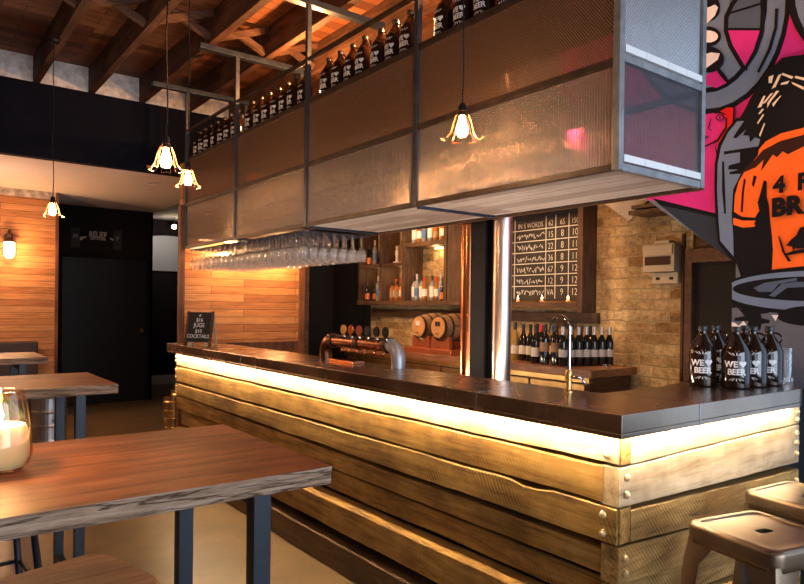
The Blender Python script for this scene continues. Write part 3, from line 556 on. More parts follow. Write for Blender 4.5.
# ================================================================== MURAL
mu = thing('mural', 'painted wall mural of a furry orange-shirted figure and pink background beside the bar', 'mural', (4.0,1.6,0))
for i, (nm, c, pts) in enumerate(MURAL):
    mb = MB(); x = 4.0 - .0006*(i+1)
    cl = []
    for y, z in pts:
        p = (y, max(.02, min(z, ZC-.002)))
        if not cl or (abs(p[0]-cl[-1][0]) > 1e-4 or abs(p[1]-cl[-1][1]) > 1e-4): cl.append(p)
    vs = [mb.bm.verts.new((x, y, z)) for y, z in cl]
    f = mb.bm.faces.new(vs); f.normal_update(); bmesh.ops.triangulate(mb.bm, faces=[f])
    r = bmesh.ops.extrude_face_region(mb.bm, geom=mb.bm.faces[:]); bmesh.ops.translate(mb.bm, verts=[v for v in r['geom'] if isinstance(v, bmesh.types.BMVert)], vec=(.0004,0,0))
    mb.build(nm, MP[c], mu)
mb = MB(); xm = 4.0-.0006*(len(MURAL)+2)
mb.text('4  P', .125, lambda u,v,w:(xm-w, 1.737-u*.95, 2.125+v+u*.02), .006, .0004, 'LEFT')
mb.text('BR', .14, lambda u,v,w:(xm-w, 1.748-u*1.0, 1.993+v+u*.03), .007, .0004, 'LEFT')
mb.build('painted_lettering', MP['black'], mu)

# ================================================================== BAR COUNTER
bar = thing('bar_counter', 'long L-shaped bar, dark metal top over bolted timber boards lit from under its edge', 'bar counter', (2.1,3.5,0))
top = MB()
arc = [(3.265+.09*sin(radians(a)), 1.306+.06*(1-cos(radians(a)))) for a in range(0, 71, 10)]
poly = [(1.908,6.02),(1.908,1.306)] + arc + [(3.95,1.645),(3.95,1.96),(2.80,1.70),(2.34,1.70),(2.34,6.02)]
top.prism(poly, 1.036, 1.10)
top.prism([(1.908,6.02),(1.908,1.306)]+arc+[(3.95,1.643),(3.945,1.656)]+[(x-.006,y+.011) for x,y in arc[::-1]]+[(1.919,1.317),(1.919,6.02)], 1.018, 1.0362)
to = top.build('countertop', M['slab'], bar)
bv = to.modifiers.new('bevel', 'BEVEL'); bv.width = .003; bv.segments = 2; bv.limit_method = 'ANGLE'
sm = MB(); sm.box(1.9065,1.9085,2.002,2.005,1.018,1.1005); sm.box(1.9065,1.9085,4.40,4.403,1.018,1.1005); sm.box(2.398,2.401,1.3045,1.3065,1.018,1.1005)
sm.box(1.908,2.34,2.002,2.005,1.0995,1.1006); sm.box(1.908,2.34,4.40,4.403,1.0995,1.1006); sm.box(2.398,2.401,1.306,1.70,1.0995,1.1006)
sm.build('top_seam', M['silver'], bar)
core = MB(); core.box(2.06,2.32,1.44,5.93,.0,1.0355); core.box(2.32,3.90,1.44,1.68,0,1.0355)
core.build('carcass', M['black'], bar)
led = MB(); led.box(1.921,1.933,1.33,5.98,1.028,1.0355)
led.build('led_strip', M['led'], bar)
led = MB(); led.box(1.945,3.26,1.319,1.331,1.028,1.0355); led.build('led_strip', M['led'], bar)
def wob(seed, t, amp): return amp*noise.noise(Vector((seed*7.3, t*2.2, 0))) + amp*.5*noise.noise(Vector((seed*3.1, t*9, 5)))
def board(axis, a0, a1, front, back, z0a, z1a, z0b, z1b, seed, amp=.007, notch=None):
    """one sawn board: runs along axis from a0 to a1; heights given at both ends"""
    mb = MB(); n = max(8, int(abs(a1-a0)/.07)); rings = []
    for i in range(n+1):
        t = i/n; s = a0+(a1-a0)*t
        zl = z0a+(z0b-z0a)*t + wob(seed, s, amp); zh = z1a+(z1b-z1a)*t + wob(seed+.5, s, amp)
        if notch and abs(s-notch) < .06: zh -= .014
        fr = front + wob(seed+.9, s, .004)
        ch = .004
        prof = [(fr+ch, zl), (fr, zl+ch), (fr-.001, (zl+zh)/2), (fr, zh-ch), (fr+ch, zh), (back, zh), (back, zl)]
        rings.append([(p, s, z) if axis == 'y' else (s, p, z) for p, z in prof])
    mb.loft(rings, smooth=False); return mb
XL = 1.352   # short face front plane y
rows_l = [ # front x, z0 near, z1 near, z0 far, z1 far, mat, extends to corner?
 (1.965,.915,1.016,.905,1.016,'board_ledlit',1,None),
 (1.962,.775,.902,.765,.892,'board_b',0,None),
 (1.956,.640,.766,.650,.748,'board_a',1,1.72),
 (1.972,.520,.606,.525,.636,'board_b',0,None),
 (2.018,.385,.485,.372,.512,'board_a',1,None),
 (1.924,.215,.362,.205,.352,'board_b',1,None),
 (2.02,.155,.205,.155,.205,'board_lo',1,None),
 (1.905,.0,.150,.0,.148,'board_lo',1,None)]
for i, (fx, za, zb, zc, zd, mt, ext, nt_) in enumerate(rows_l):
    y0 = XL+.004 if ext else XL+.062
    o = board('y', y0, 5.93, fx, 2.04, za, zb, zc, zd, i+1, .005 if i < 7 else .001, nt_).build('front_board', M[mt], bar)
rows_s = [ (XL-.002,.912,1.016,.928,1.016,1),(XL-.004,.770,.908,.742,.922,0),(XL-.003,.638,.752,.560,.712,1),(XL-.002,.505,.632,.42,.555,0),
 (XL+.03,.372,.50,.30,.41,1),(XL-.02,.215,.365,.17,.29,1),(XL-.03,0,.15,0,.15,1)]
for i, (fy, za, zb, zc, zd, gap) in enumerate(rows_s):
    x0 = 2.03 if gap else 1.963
    board('x', x0, 3.372, fy, 1.42, za, zb, zc, zd, 20+i, .004).build('end_board', M['board_ledlit_end' if i < 2 else 'board_c'], bar)
# corner blocks where the long boards show their ends
for z0, z1 in ((.915,1.016),(.642,.764),(.39,.49),(.215,.36),(.0,.15)):
    MB().box(1.97,2.03,XL-.003,1.42,z0,z1,.003).build('corner_block', M['board_b'], bar)
bolt = MB(); bolt.lathe([(0.0001,0),(.011,0),(.0125,.004),(.011,.010),(.006,.014),(.0001,.015)], n=12, axis='x')
def bolts(pts, face):
    for p in pts:
        mb = MB()
        ax = 'x' if face == 'x' else 'y'
        mb.lathe([(.0001,0),(.0125,0),(.0135,-.004),(.011,-.011),(.006,-.015),(.0001,-.016)], n=12, axis=ax, c=p)
        mb.build('bolt', M['silver'] if False else M['bolt'], bar)
bolts([(1.963,1.40,.945),(1.954,1.405,.738),(1.954,1.405,.672),(2.008,1.40,.44),(1.92,1.40,.33),(1.92,1.40,.255)], 'x')
bolts([(1.995,XL-.006,.872),(1.995,XL-.006,.812),(1.995,XL-.004,.592),(1.995,XL-.004,.542),(2.08,XL+.02,.44)], 'y')
bolts([(3.335,XL-.004,z) for z in (.985,.95,.885,.84,.79,.665,.61)], 'y')
bolts([(1.961,5.90,z) for z in (.985,.95,.87,.80,.72,.67)], 'x')

# ================================================================== OVERHEAD CAGE
X0, X1 = 2.2, 2.83; PY = [1.55,2.81,4.02,5.23,6.425]
cage = thing('bar_gantry', 'hanging steel-framed gantry with ribbed and perforated sheets above the bar', 'gantry', (2.5,4.0,2.0))
for y in PY:
    pm = M['steel_end'] if y == PY[0] else M['steel_post']
    MB().box(X0-.004,X0+.028,y-.016,y+.016,1.992,3.50,.002).build('post', pm, cage)
    MB().box(X1-.03,X1,y-.016,y+.016,1.992,3.50,.002).build('post', pm, cage)
for z, h, nm in ((2.005,.026,'bottom'),(2.415,.03,'mid'),(2.845,.03,'shelf'),(3.135,.02,'top')):
    for a, b_ in zip(PY, PY[1:]):
        MB().box(X0,X0+.026,a+.016,b_-.016,z-h/2,z+h/2,.002).build('rail', M['steel_frame'], cage)
        MB().box(X1-.026,X1,a+.016,b_-.016,z-h/2,z+h/2,.002).build('rail', M['steel_frame'], cage)
for y in (PY[0], PY[-1]):
    for z in (2.005,2.43,2.845):
        MB().box(X0+.028,X1-.03,y-.014,y+.014,z-.015,z+.015,.002).build('end_rail', M['steel_end'], cage)
for y in PY[1:4]:
    MB().box(X0+.028,X1-.03,y-.014,y+.014,1.984,2.010,.002).build('cross_rail', M['steel_blue'], cage)
for i, (a, b_) in enumerate(zip(PY, PY[1:])):
    MB().box(X0+.010,X0+.016,a+.018,b_-.018,2.02,2.398).build('ribbed_sheet', M['reed'], cage)
    MB().box(X0+.010,X0+.016,a+.018,b_-.018,2.432,2.828).build('perforated_sheet', M['mesh'], cage)
MB().box(X0+.03,X1-.032,1.548,1.554,2.02,2.415).build('ribbed_sheet', M['reed_end'], cage)
MB().box(X0+.03,X1-.032,1.548,1.554,2.448,2.828).build('perforated_sheet', M['mesh_end'], cage)
for z in (2.026, 2.452):
    for a, b_ in ((X0+.032,X0+.17),(X0+.172,X0+.33),(X0+.332,X0+.47),(X0+.472,X1-.034)):
        MB().box(a,b_,1.533,1.546,z,z+.028).build('white_strip', M['white'], cage)
MB().box(X0+.026,X1-.026,PY[0]+.014,PY[2]-.014,1.998,2.018).build('soffit_boards', M['boards_under'], cage)
MB().box(X0+.026,X1-.026,PY[2]+.014,PY[4]-.014,2.10,2.112).build('rack_backing', M['shelf_wood_y'], cage)
MB().box(X1-.004,X1+.012,PY[0]-.01,PY[4],1.985,2.022,.002).build('edge_trim', M['back_wood'], cage)
MB().box(X0+.026,X1-.026,PY[0]+.014,PY[4]-.014,2.832,2.850).build('bottle_shelf', M['shelf_wood_y'], cage)
for y in (PY[1]+.9,PY[3]-.47,5.85,3.70,4.775):
    pass
for y, xa, xb in ((3.70,1.75,3.2),(4.775,1.68,3.2),(5.85,1.68,3.2)):
    pass
for y, xa in ((PY[1],1.90),(PY[2],1.90),(PY[3],1.89),(PY[4]-.02,1.87)):
    MB().box(xa,2.83,y-.03,y+.03,3.500,3.543,.002).build('hanger_bar', M['steel_blue'], cage)
# glass rack rails
for k in range(21):
    y = 4.155+k*.11
    MB().box(X0+.03,X1-.03,y-.024,y-.019,1.971,1.9785).box(X0+.03,X1-.03,y+.019,y+.024,1.971,1.9785).build('rack_rail', M['steel_post'], cage)

# hanging stemware
gp = [(.0001,0),(.034,0),(.034,-.003),(.012,-.008),(.005,-.02),(.0042,-.085),(.012,-.095),(.030,-.112),(.038,-.135),(.037,-.165),(.031,-.198),(.030,-.198),(.036,-.165),(.0365,-.135),(.028,-.114),(.0001,-.099)]
wg = MB().lathe(gp, n=14, cap=False).build('wine_glass', M['crystal'])
tag(wg, 'clear stemmed wine glass hanging upside down from the rack under the gantry', 'wine glass', 'stemware hanging above the bar')
used = []
for k in range(21):
    for j in range(7):
        put(wg, used, (X0+.070+j*.081+random.uniform(-.004,.004), 4.155+k*.11+random.uniform(-.002,.002), 1.982), random.random()*6)

# growlers ---------------------------------------------------------------
def make_growler(body, label):
    t = thing('beer_growler', label, 'bottle')
    pr = [(.0001,0),(.052,0),(.059,.006),(.0605,.02),(.0605,.150),(.058,.170),(.047,.195),(.030,.222),(.020,.238),(.018,.248),(.018,.258)]
    MB().lathe(pr, n=28).build('glass_body', body, t)
    MB().lathe([(.0195,.256),(.0205,.258),(.0205,.276),(.019,.279),(.0001,.279)], n=20, cap=False).build('cap', M['cap_black'], t)
    hp = [(.017,0,.248)]+[(.017+.030*sin(radians(a))+.006, 0, .222+.026*cos(radians(a))) for a in range(0,181,20)]+[(.034,0,.196)]
    MB().tube([(0, -p[0], p[2]) for p in hp], .0045, 8).build('handle', body, t)
    R = .0609
    def wrap(u0, v0):
        return lambda u, v, w: (-(R+w)*cos((u+u0)/R), -(R+w)*sin((u+u0)/R), v+v0)
    mb = MB()
    mb.text('WE', .038, wrap(-.024, .098), .0012, .0003, 'CENTER')
    mb.text('BEER', .037, wrap(0, .064), .0012, .0003, 'CENTER', .95)
    hz = []
    for k in range(24):
        a = 2*pi*k/24; hz.append((.0165*sin(a)**3, (.0135*cos(a)-.005*cos(2*a)-.002*cos(3*a)-.001*cos(4*a))))
    w = wrap(.026, .113); mb.prism(hz, -.0003, .0003, lambda x, y, z: w(x, y, z))
    for k, (cx_, cz_, sgn) in enumerate(((0,.146,1),(0,.052,-1))):
        for a in (-50,-25,0,25,50):
            u1, v1 = .012*sin(radians(a))*1.6, .004; u2, v2 = .026*sin(radians(a))*1.6, .012+.004*cos(radians(a))
            w = wrap(0, cz_)
            mb.prism([(u1-.0015,sgn*v1),(u1+.0015,sgn*v1),(u2+.002,sgn*v2),(u2-.002,sgn*v2)], -.0003,.0003, lambda x,y,z: w(x,y,z))
    mb.build('printed_logo', M['print'], t)
    return t
g0 = make_growler(M['bottle_dark'], 'dark brown beer growler in the row on the shelf along the top of the gantry')
used = []
yy = 6.33
while yy > 1.62:
    if min(abs(yy-p) for p in PY) > .055:
        put(g0, used, (X0+.10+random.uniform(-.008,.008), yy, 2.851), radians(4)+random.uniform(-.15,.15),
            'dark brown beer growler in the row on the shelf along the top of the gantry', 'growlers on the gantry shelf')
    yy -= .152
# growlers on the bar: each its own label
for (x, y, rz, lb, amb) in [
 (2.985,1.615,30,'dark beer growler at the left end of the cluster on the bar',0),
 (3.20,1.665,22,'dark growler in the back row between the two leftmost front growlers on the bar',0),
 (3.035,1.485,30,'dark beer growler second from left in the front row on the bar',0),
 (3.335,1.59,15,'dark growler behind the middle of the front row of growlers on the bar',0),
 (3.165,1.47,14,'dark beer growler third from left in the front row on the bar',0),
 (3.295,1.455,14,'brown beer growler at the right end of the cluster beside the stacked drinking glasses',1)]:
    c = copy_tree(g0); c.location = (x, y, 1.1005); c.rotation_euler = (0,0,radians(rz)); c['label'] = lb; c['group'] = 'growlers on the bar'
# tumblers at the bar end
tg = MB().lathe([(.0001,0),(.030,0),(.031,.004),(.040,.085),(.0385,.085),(.0295,.007),(.0001,.007)], n=20, cap=False).build('tumbler', M['crystal'])
used = []
for (x, y, z, lb) in [(3.425,1.445,1.1005,'lowest clear tumbler in the stack right of the growlers'),(3.425,1.445,1.130,'second clear tumbler up in the stack right of the growlers'),
    (3.425,1.445,1.160,'third clear tumbler up in the stack right of the growlers'),(3.425,1.445,1.19,'topmost clear tumbler in the stack right of the growlers'),
    (3.52,1.575,1.1005,'clear tumbler standing alone at the right end of the bar near the mural')]:
    tag(put(tg, used, (x, y, z), 0, lb), cat='glass', group='tumblers at the bar end')
ash = MB().lathe([(.0001,0),(.034,0),(.036,.022),(.032,.022),(.030,.006),(.0001,.006)], n=20, cap=False).build('glass_dish', M['glass'], None)
ash.location = (3.53,1.475,1.1005); tag(ash, 'small low clear glass dish at the rounded corner of the bar', 'dish')

# ================================================================== ITEMS ON THE LONG BAR
# pipe beer tower
tw = thing('beer_tap_tower', 'arched metal pipe beer tower with a row of round tap badges on the bar', 'beer tap', (2.27,3.45,1.1))
XT, ZT = 2.27, 1.225
def elbow(y0, s): return [(XT, y0, 1.1005)]+[(XT, y0+s*.085*(1-cos(radians(a))), 1.145+.082*sin(radians(a))) for a in range(0,91,15)]
MB().tube(elbow(3.03, 1), .041, 16).build('elbow', mat_plain('galvanised_pipe', (.36,.38,.42), .38, .6, var=.1), tw)
MB().tube(elbow(3.84,-1), .041, 16).build('elbow', mat_plain('dark_copper_elbow', (.22,.10,.06), .25, 1., var=.3), tw)
MB().tube([(XT,3.115,ZT),(XT,3.755,ZT)], .040, 18).build('pipe', mat_plain('dark_copper_pipe', (.28,.12,.07), .25, 1., var=.3), tw)
for y in (3.13,3.43,3.74): MB().tube([(XT,y-.018,ZT),(XT,y+.018,ZT)], .047, 18).build('collar', M['hoop'], tw)
for y, c in zip((3.54,3.455,3.365,3.275,3.18,3.09), ('brass','copper','cap_red','steel_blue','black','black')):
    st = MB().tube([(XT-.03,y,ZT+.02),(XT-.05,y,ZT+.045)], .008, 8).build('tap', M['chrome'], tw)
    MB().lathe([(.0001,-.006),(.027,-.006),(.031,-.002),(.031,.004),(.0001,.004)], (XT-.05,y,ZT+.078), 20, 'x').build('tap_badge', M[c] if c != 'cap_red' else mat_plain('red_badge', (.35,.05,.02), .4), tw)
    MB().tube([(XT-.055,y,ZT-.03),(XT-.065,y,ZT-.06)], .007, 8).build('spout', M['copper'], tw)
dt = MB(); dt.box(2.16,2.25,3.34,3.62,1.1005,1.118,.003); tag(dt.build('drip_tray', M['copper']), 'copper drip tray under the pipe beer tower', 'drip tray')
# gooseneck water tap
gt = thing('water_tap', 'tall chrome gooseneck water tap with side lever on the back edge of the bar', 'tap', (2.25,1.80,1.1))
MB().lathe([(.0001,0),(.020,0),(.020,.006),(.012,.012),(.011,.05),(.015,.055),(.015,.085),(.010,.095),(.0001,.095)], (2.25,1.80,1.1), 18).build('tap_body', M['brass'], gt)
MB().tube([(2.25,1.80,1.185),(2.25,1.80,1.37)]+[(2.25,1.80+.05*(1-cos(radians(a))),1.37+.05*sin(radians(a))) for a in range(10,181,17)]+[(2.25,1.905,1.345)], .0065, 10).build('spout', M['chrome'], gt)
MB().tube([(2.25,1.79,1.165),(2.262,1.745,1.165)], .009, 10).tube([(2.262,1.745,1.172),(2.27,1.73,1.13)], .005, 8).build('lever', M['chrome'], gt)
# specials A-board
sb = thing('specials_board', 'small black A-frame chalkboard with drink specials at the far end of the bar', 'chalkboard', (1.99,5.41,1.1))
A, B = Vector((1.915,5.555,0)), Vector((2.05,5.345,0)); du = (B-A).normalized(); nn = Vector((du.y,-du.x,0))
if nn.x > 0: nn = -nn
def bp(u, v, w, lean=.16): p = A + du*u; return (p.x+nn.x*(w-lean*v), p.y+nn.y*(w-lean*v), 1.1005+v)
W_ = (B-A).length
def pb(mb, u0,u1,v0,v1,w0,w1,lean=.16):
    vs = [mb.bm.verts.new(bp(u,v,w,lean)) for u in (u0,u1) for v in (v0,v1) for w in (w0,w1)]
    for q in ((0,1,3,2),(4,6,7,5),(0,4,5,1),(2,3,7,6),(0,2,6,4),(1,5,7,3)): mb.bm.faces.new([vs[i] for i in q])
    return mb
pb(MB(),0,W_,.035,.285,0,.010).build('board', M['chalkboard'], sb)
fr = MB(); pb(fr,-.006,.012,0,.292,-.004,.014); pb(fr,W_-.012,W_+.006,0,.292,-.004,.014); fr.build('frame', M['back_wood'], sb)
pr_ = MB(); 
for u in (.03, W_-.05): pb(pr_,u,u+.035,.0,.038,.002,.008)
pr_.build('foot', M['plastic'], sb)
bk = MB(); pb(bk,0,.014,0,.285,-.10,-.088,-.16); pb(bk,W_-.014,W_,0,.285,-.10,-.088,-.16); bk.build('rear_leg', M['plastic'], sb)
tx = MB()
for s_, z_, sz in (('all', .25, .024),('$16', .205, .044),('JUGS', .160, .050),('$10', .112, .044),('COCKTAILS', .070, .042)):
    tx.text(s_, sz, lambda u,v,w,z_=z_: bp(W_/2+u, z_+v, .0112+w), .0007, .0003, 'CENTER')
tx.build('chalk_lettering', M['print'], sb)

# ================================================================== COLUMN AND PIPES
MBc = MB(); MBc.box(2.86,2.875,2.94,3.06,0,3.545); MBc.box(2.935,2.95,2.94,3.06,0,3.545); MBc.box(2.875,2.935,2.99,3.01,0,3.545)
tag(MBc.build('steel_column', M['black']), 'black steel column between the two copper pipes behind the bar', 'column')
tag(MB().tube([(2.915,3.135,0),(2.915,3.135,3.545)], .056, 24).build('copper_pipe', M['copper']), 'copper pipe left of the black column, partly hidden by it', 'pipe', 'copper pipes by the column')
tag(MB().tube([(2.915,2.845,0),(2.915,2.845,3.545)], .057, 24).build('copper_pipe', mat_plain('daylit_copper', (.86,.68,.60), .3, 1., var=.12, vs=6)), 'copper pipe with a bright silvery highlight right of the black column', 'pipe', 'copper pipes by the column')  # daylight highlight put into this paler copper colour
# ================================================================== BACK BAR
ZB = 1.0
bb = thing('back_bar', 'low back bar with brass-framed glass fridge doors and a timber top along the brick wall', 'back bar', (4.3,4.7,0))
MB().box(4.09,4.60,3.08,6.40,0,.93).build('body', M['back_wood'], bb)
MB().box(4.04,4.62,3.03,6.45,.94,ZB,.004).build('top', mat_wood('polished_back_bar_top', (.12,.05,.025), (.30,.13,.06), (.42,.20,.10), 'y', .3, src='obj'), bb)
MB().box(4.045,4.085,3.05,6.43,.90,.94,.003).build('top_edge', M['brass'], bb)
for i in range(6):
    a = 3.10+i*.55; b_ = a+.53
    dr = MB(); dr.box(4.055,4.09,a,a+.045,.08,.885,.002); dr.box(4.055,4.09,b_-.045,b_,.08,.885,.002); dr.box(4.055,4.09,a+.045,b_-.045,.84,.885,.002); dr.box(4.055,4.09,a+.045,b_-.045,.08,.13,.002)
    dd = dr.build('door', M['brass'], bb)
    MB().box(4.068,4.076,a+.045,b_-.045,.13,.84).build('door_glass', M['fridge_glass'], dd)
    MB().tube([(4.045,b_-.02,.55),(4.045,b_-.02,.75)], .007, 8).build('handle', M['chrome'], dd)
# bottles ----------------------------------------------------------------
def lathe_bottle(name, label, cat, body, capm, lab, h=.30, r=.037, neck=.014, sh=.62, lz=(.09,.18), group=None):
    t = thing(name, label, cat, (0,0,0), group)
    MB().lathe([(.0001,0),(r*.9,0),(r,.006),(r,h*sh),(r*.9,h*(sh+.05)),(neck*1.25,h*(sh+.16)),(neck,h*(sh+.2)),(neck,h*.985),(.0001,h*.985)], n=18).build('glass_body', body, t)
    MB().lathe([(neck+.001,h*(.80 if neck<.016 else .9)),(neck+.0015,h),(.0001,h)], n=14, cap=False).build('capsule', capm, t)
    if lab is not None:
        MB().lathe([(r+.0005,h*lz[0]/.3),(r+.0008,h*lz[1]/.3)], n=18, cap=False).build('paper_label', lab, t)
    return t
W1 = lathe_bottle('wine_bottle','','bottle',M['wine_dark'],M['cap_black'],M['label_white'],.315,.038,.014,.58,(.055,.125))
W2 = lathe_bottle('wine_bottle','','bottle',M['wine_dark'],M['cap_silver'],M['label_grey'],.31,.0335,.0145,.60,(.07,.125))
W3 = lathe_bottle('wine_bottle','','bottle',M['wine_gold'],M['cap_black'],M['label_white'],.33,.037,.014,.56,(.05,.115))
W4 = lathe_bottle('wine_bottle','','bottle',M['wine_dark'],M['cap_red'],M['label_white'],.315,.037,.014,.60,(.06,.17))
W5 = lathe_bottle('wine_bottle','','bottle',M['wine_dark'],M['cap_black'],M['label_brown'],.315,.040,.015,.66,(.10,.17))
U = {id(w): [] for w in (W1,W2,W3,W4,W5)}
def bt(w, x, y, z, lb, grp=None): return put(w, U[id(w)], (x,y,z), random.random()*6, lb, grp)
G_ = 'wine bottles on the back bar'
bt(W3,4.30,4.03,ZB,'wine bottle of golden glass with white label, leftmost beside the copper pipe',G_)
bt(W1,4.30,3.935,ZB,'dark wine bottle with white label standing just right of the golden bottle',G_)
bt(W1,4.29,3.845,ZB,'dark white-labelled wine bottle, third from the copper pipe',G_)
bt(W4,4.36,3.79,ZB,'dark wine bottle with red capsule and tall cream label',G_)
bt(W1,4.17,3.68,ZB,'dark wine bottle with low white label standing forward of the red-capped one',G_)
bt(W5,4.17,3.585,ZB,'dark wine bottle with brown and white label, left one of the pair',G_)
bt(W5,4.19,3.485,ZB,'dark wine bottle with brown and white label, right one of the pair',G_)
for k in range(8):
    bt(W2,4.20+.012*k,3.395-.047*k*1.35 if False else 3.40-.0575*k*1.0,ZB,'silver-capped dark wine bottle in the even line at the right of the back bar','matching silver-labelled wine bottles') if False else None
ys = [3.395,3.315,3.235,3.155]
for k in range(8):
    y = 3.405-.082*(k%4) if k < 4 else 0
for k in range(7):
    bt(W2, 4.16+.0635*k, 3.39-.026*k, ZB, 'silver-capped dark wine bottle in the slanting line at the right of the back bar', 'matching silver-labelled wine bottles')
for k in range(7):
    bt(W1,4.53,3.98-.095*k,ZB,'dark wine bottle in the rear row against the brick behind the labelled bottles','rear row of wine bottles')
sd = MB().lathe([(.0001,0),(.03,0),(.034,.03),(.031,.03),(.028,.005),(.0001,.005)], n=16, cap=False).build('candle_glass', M['glass'])
sd.location = (4.30,3.08,ZB); tag(sd, 'small clear glass at the right end of the back bar', 'glass')
# barrels
def barrel(y, label, plaque):
    t = thing('wooden_barrel', label, 'barrel', (4.3,y,1.13), 'barrels on the back bar'); z = 1.26
    pr = [(.105+.030*sin(pi*k/10), 4.10+.42*k/10) for k in range(11)]
    MB().lathe([(.0001,4.10)]+pr+[(.0001,4.52)], (0,y,z), 28, 'x').build('staves', M['barrel'], t)
    MB().lathe([(.0001,4.085),(.098,4.085),(.098,4.102)], (0,y,z), 28, 'x', cap=False).build('barrel_head', M['barrel_end'], t)
    for xh in (.0,.08,.17,.25,.34,.42):
        rr = .106+.030*sin(pi*xh/.42)
        MB().lathe([(rr,4.092+xh),(rr+.003,4.092+xh),(rr+.003,4.117+xh-.004),(rr,4.117+xh)], (0,y,z), 28, 'x', cap=False).build('hoop', M['hoop'], t)
    MB().box(4.080,4.086,y-.035,y+.035,z+.01,z+.055).build('plaque', plaque, t)
    MB().tube([(4.085,y,z-.06),(4.05,y,z-.06),(4.045,y,z-.085)], .008, 8).build('tap', M['brass'], t)
barrel(5.13,'small oak barrel with pale plaque lying left on the copper cradle',M['label_white'])
barrel(4.83,'small oak barrel with black plaque lying right on the copper cradle, beside the copper pipe',M['cap_black'])
cr = MB()
cr.box(4.07,4.50,4.62,5.34,1.0005,1.05,.004)
for y in (5.13,4.83):
    for x in (4.12,4.42):
        pts = [(y-.13,1.05),(y+.13,1.05),(y+.13,1.17)]+[(y+.137*sin(radians(a)),1.26-.137*cos(radians(a))) for a in range(50,-51,-10)]+[(y-.13,1.17)]
        cr.prism(pts, x, x+.03, lambda a,b_,c:(c,a,b_))
tag(cr.build('barrel_cradle', mat_plain('copper_red_cradle', (.42,.12,.05), .3, .5, var=.2)), 'reddish copper cradle carrying the two small barrels on the back bar', 'barrel rack')

# ================================================================== WALL SHELF UNIT
su = thing('wall_shelf', 'dark timber pigeonhole shelf unit for spirits on the brick wall', 'shelf', (4.5,5.8,1.5))
YA, YL = 4.86, 6.68
for y, w in ((YA+.02,.05),(5.09,.045),(5.79,.05),(6.22,.045),(YL-.02,.045)):
    MB().box(4.39,4.648,y-w/2,y+w/2,1.52,2.56,.003).build('upright', M['shelf_wood'], su)
MB().box(4.38,4.648,YA-.01,YL+.01,1.47,1.52,.003).build('shelf', M['shelf_wood_y'], su)
MB().box(4.38,4.648,YA-.01,YL+.01,2.56,2.61,.003).build('shelf', M['shelf_wood_y'], su)
MB().box(4.39,4.648,5.813,YL-.043,1.905,1.945,.003).build('shelf', M['shelf_wood_y'], su)
MB().box(4.39,4.648,5.113,5.765,2.10,2.145,.003).build('shelf', M['shelf_wood_y'], su)
MB().box(4.40,4.43,4.905,5.068,1.52,2.56).build('side_panel', M['shelf_wood'], su)
MB().box(4.60,4.645,3.42,6.70,1.36,1.43,.003)
tag(MB().box(4.60,4.648,3.40,6.70,1.33,1.42,.003).build('wall_rail', M['shelf_wood_y']), 'dark timber rail on the brick under the shelves and blackboard', 'rail')
S1 = lathe_bottle('spirit_bottle','','bottle',M['liquor_clear'],M['cap_black'],M['label_white'],.27,.030,.011,.60,(.05,.17))
S2 = lathe_bottle('spirit_bottle','','bottle',M['liquor'],M['cap_red'],M['label_white'],.25,.031,.012,.58,(.06,.15))
S3 = lathe_bottle('spirit_bottle','','bottle',M['wine_dark'],M['cap_black'],M['liquor_orange'],.24,.030,.012,.55,(.02,.11))
S4 = lathe_bottle('spirit_bottle','','bottle',M['liquor_clear'],M['cap_silver'],M['liquor_blue'],.29,.030,.011,.60,(.05,.14))
S5 = lathe_bottle('spirit_bottle','','bottle',M['liquor'],M['cap_black'],M['label_brown'],.22,.033,.013,.60,(.05,.14))
for s_ in (S1,S2,S3,S4,S5): U[id(s_)] = []
nm = {id(S1):'clear white-labelled bottle',id(S2):'amber red-capped bottle',id(S3):'dark orange-labelled bottle',id(S4):'clear blue-labelled bottle',id(S5):'squat amber brown-labelled bottle'}
def row(seq, y0, y1, z, where, x=4.49):
    n = len(seq)
    ordn = ['leftmost','second','third','fourth','fifth','sixth','seventh','eighth','ninth']
    for i, s_ in enumerate(seq):
        bt(s_, x+random.uniform(-.03,.03), y0+(y1-y0)*i/max(1,n-1), z, '%s, %s in the %s box of the wall shelf' % (nm[id(s_)], ordn[i] if i < n-1 else 'rightmost', where), 'spirits in the wall shelf')
row([S3,S3,S4,S2], 6.58, 6.31, 1.52, 'bottom left')
row([S3,S4,S3], 6.57, 6.33, 1.945, 'upper left')
row([S5,S2,S5,S2,S5], 6.15, 5.87, 1.52, 'bottom second')
row([S1,S4,S1,S2,S1,S2,S4,S3,S1], 5.71, 5.15, 1.52, 'large')
row([S1,S2,S4,S1,S5,S2,S2], 5.71, 5.15, 2.145, 'top right')
fg = thing('figurine', 'small pale figurine on a round base in the upper second compartment of the wall shelf', 'figurine', (4.48,6.02,1.945))
MB().lathe([(.0001,0),(.05,0),(.05,.015),(.0001,.015)], (4.48,6.02,1.9455), 16).build('base', M['label_white'], fg)
MB().lathe([(.0001,.015),(.016,.015),(.012,.06),(.020,.10),(.017,.14),(.008,.155),(.014,.17),(.014,.19),(.0001,.20)], (4.48,6.03,1.9455), 12).build('body', M['label_white'], fg)
tag(MB().box(4.56,4.62,5.90,6.12,1.946,2.16,.004).build('picture_card', M['label_brown']), 'brown card leaning behind the figurine in the wall shelf', 'card')

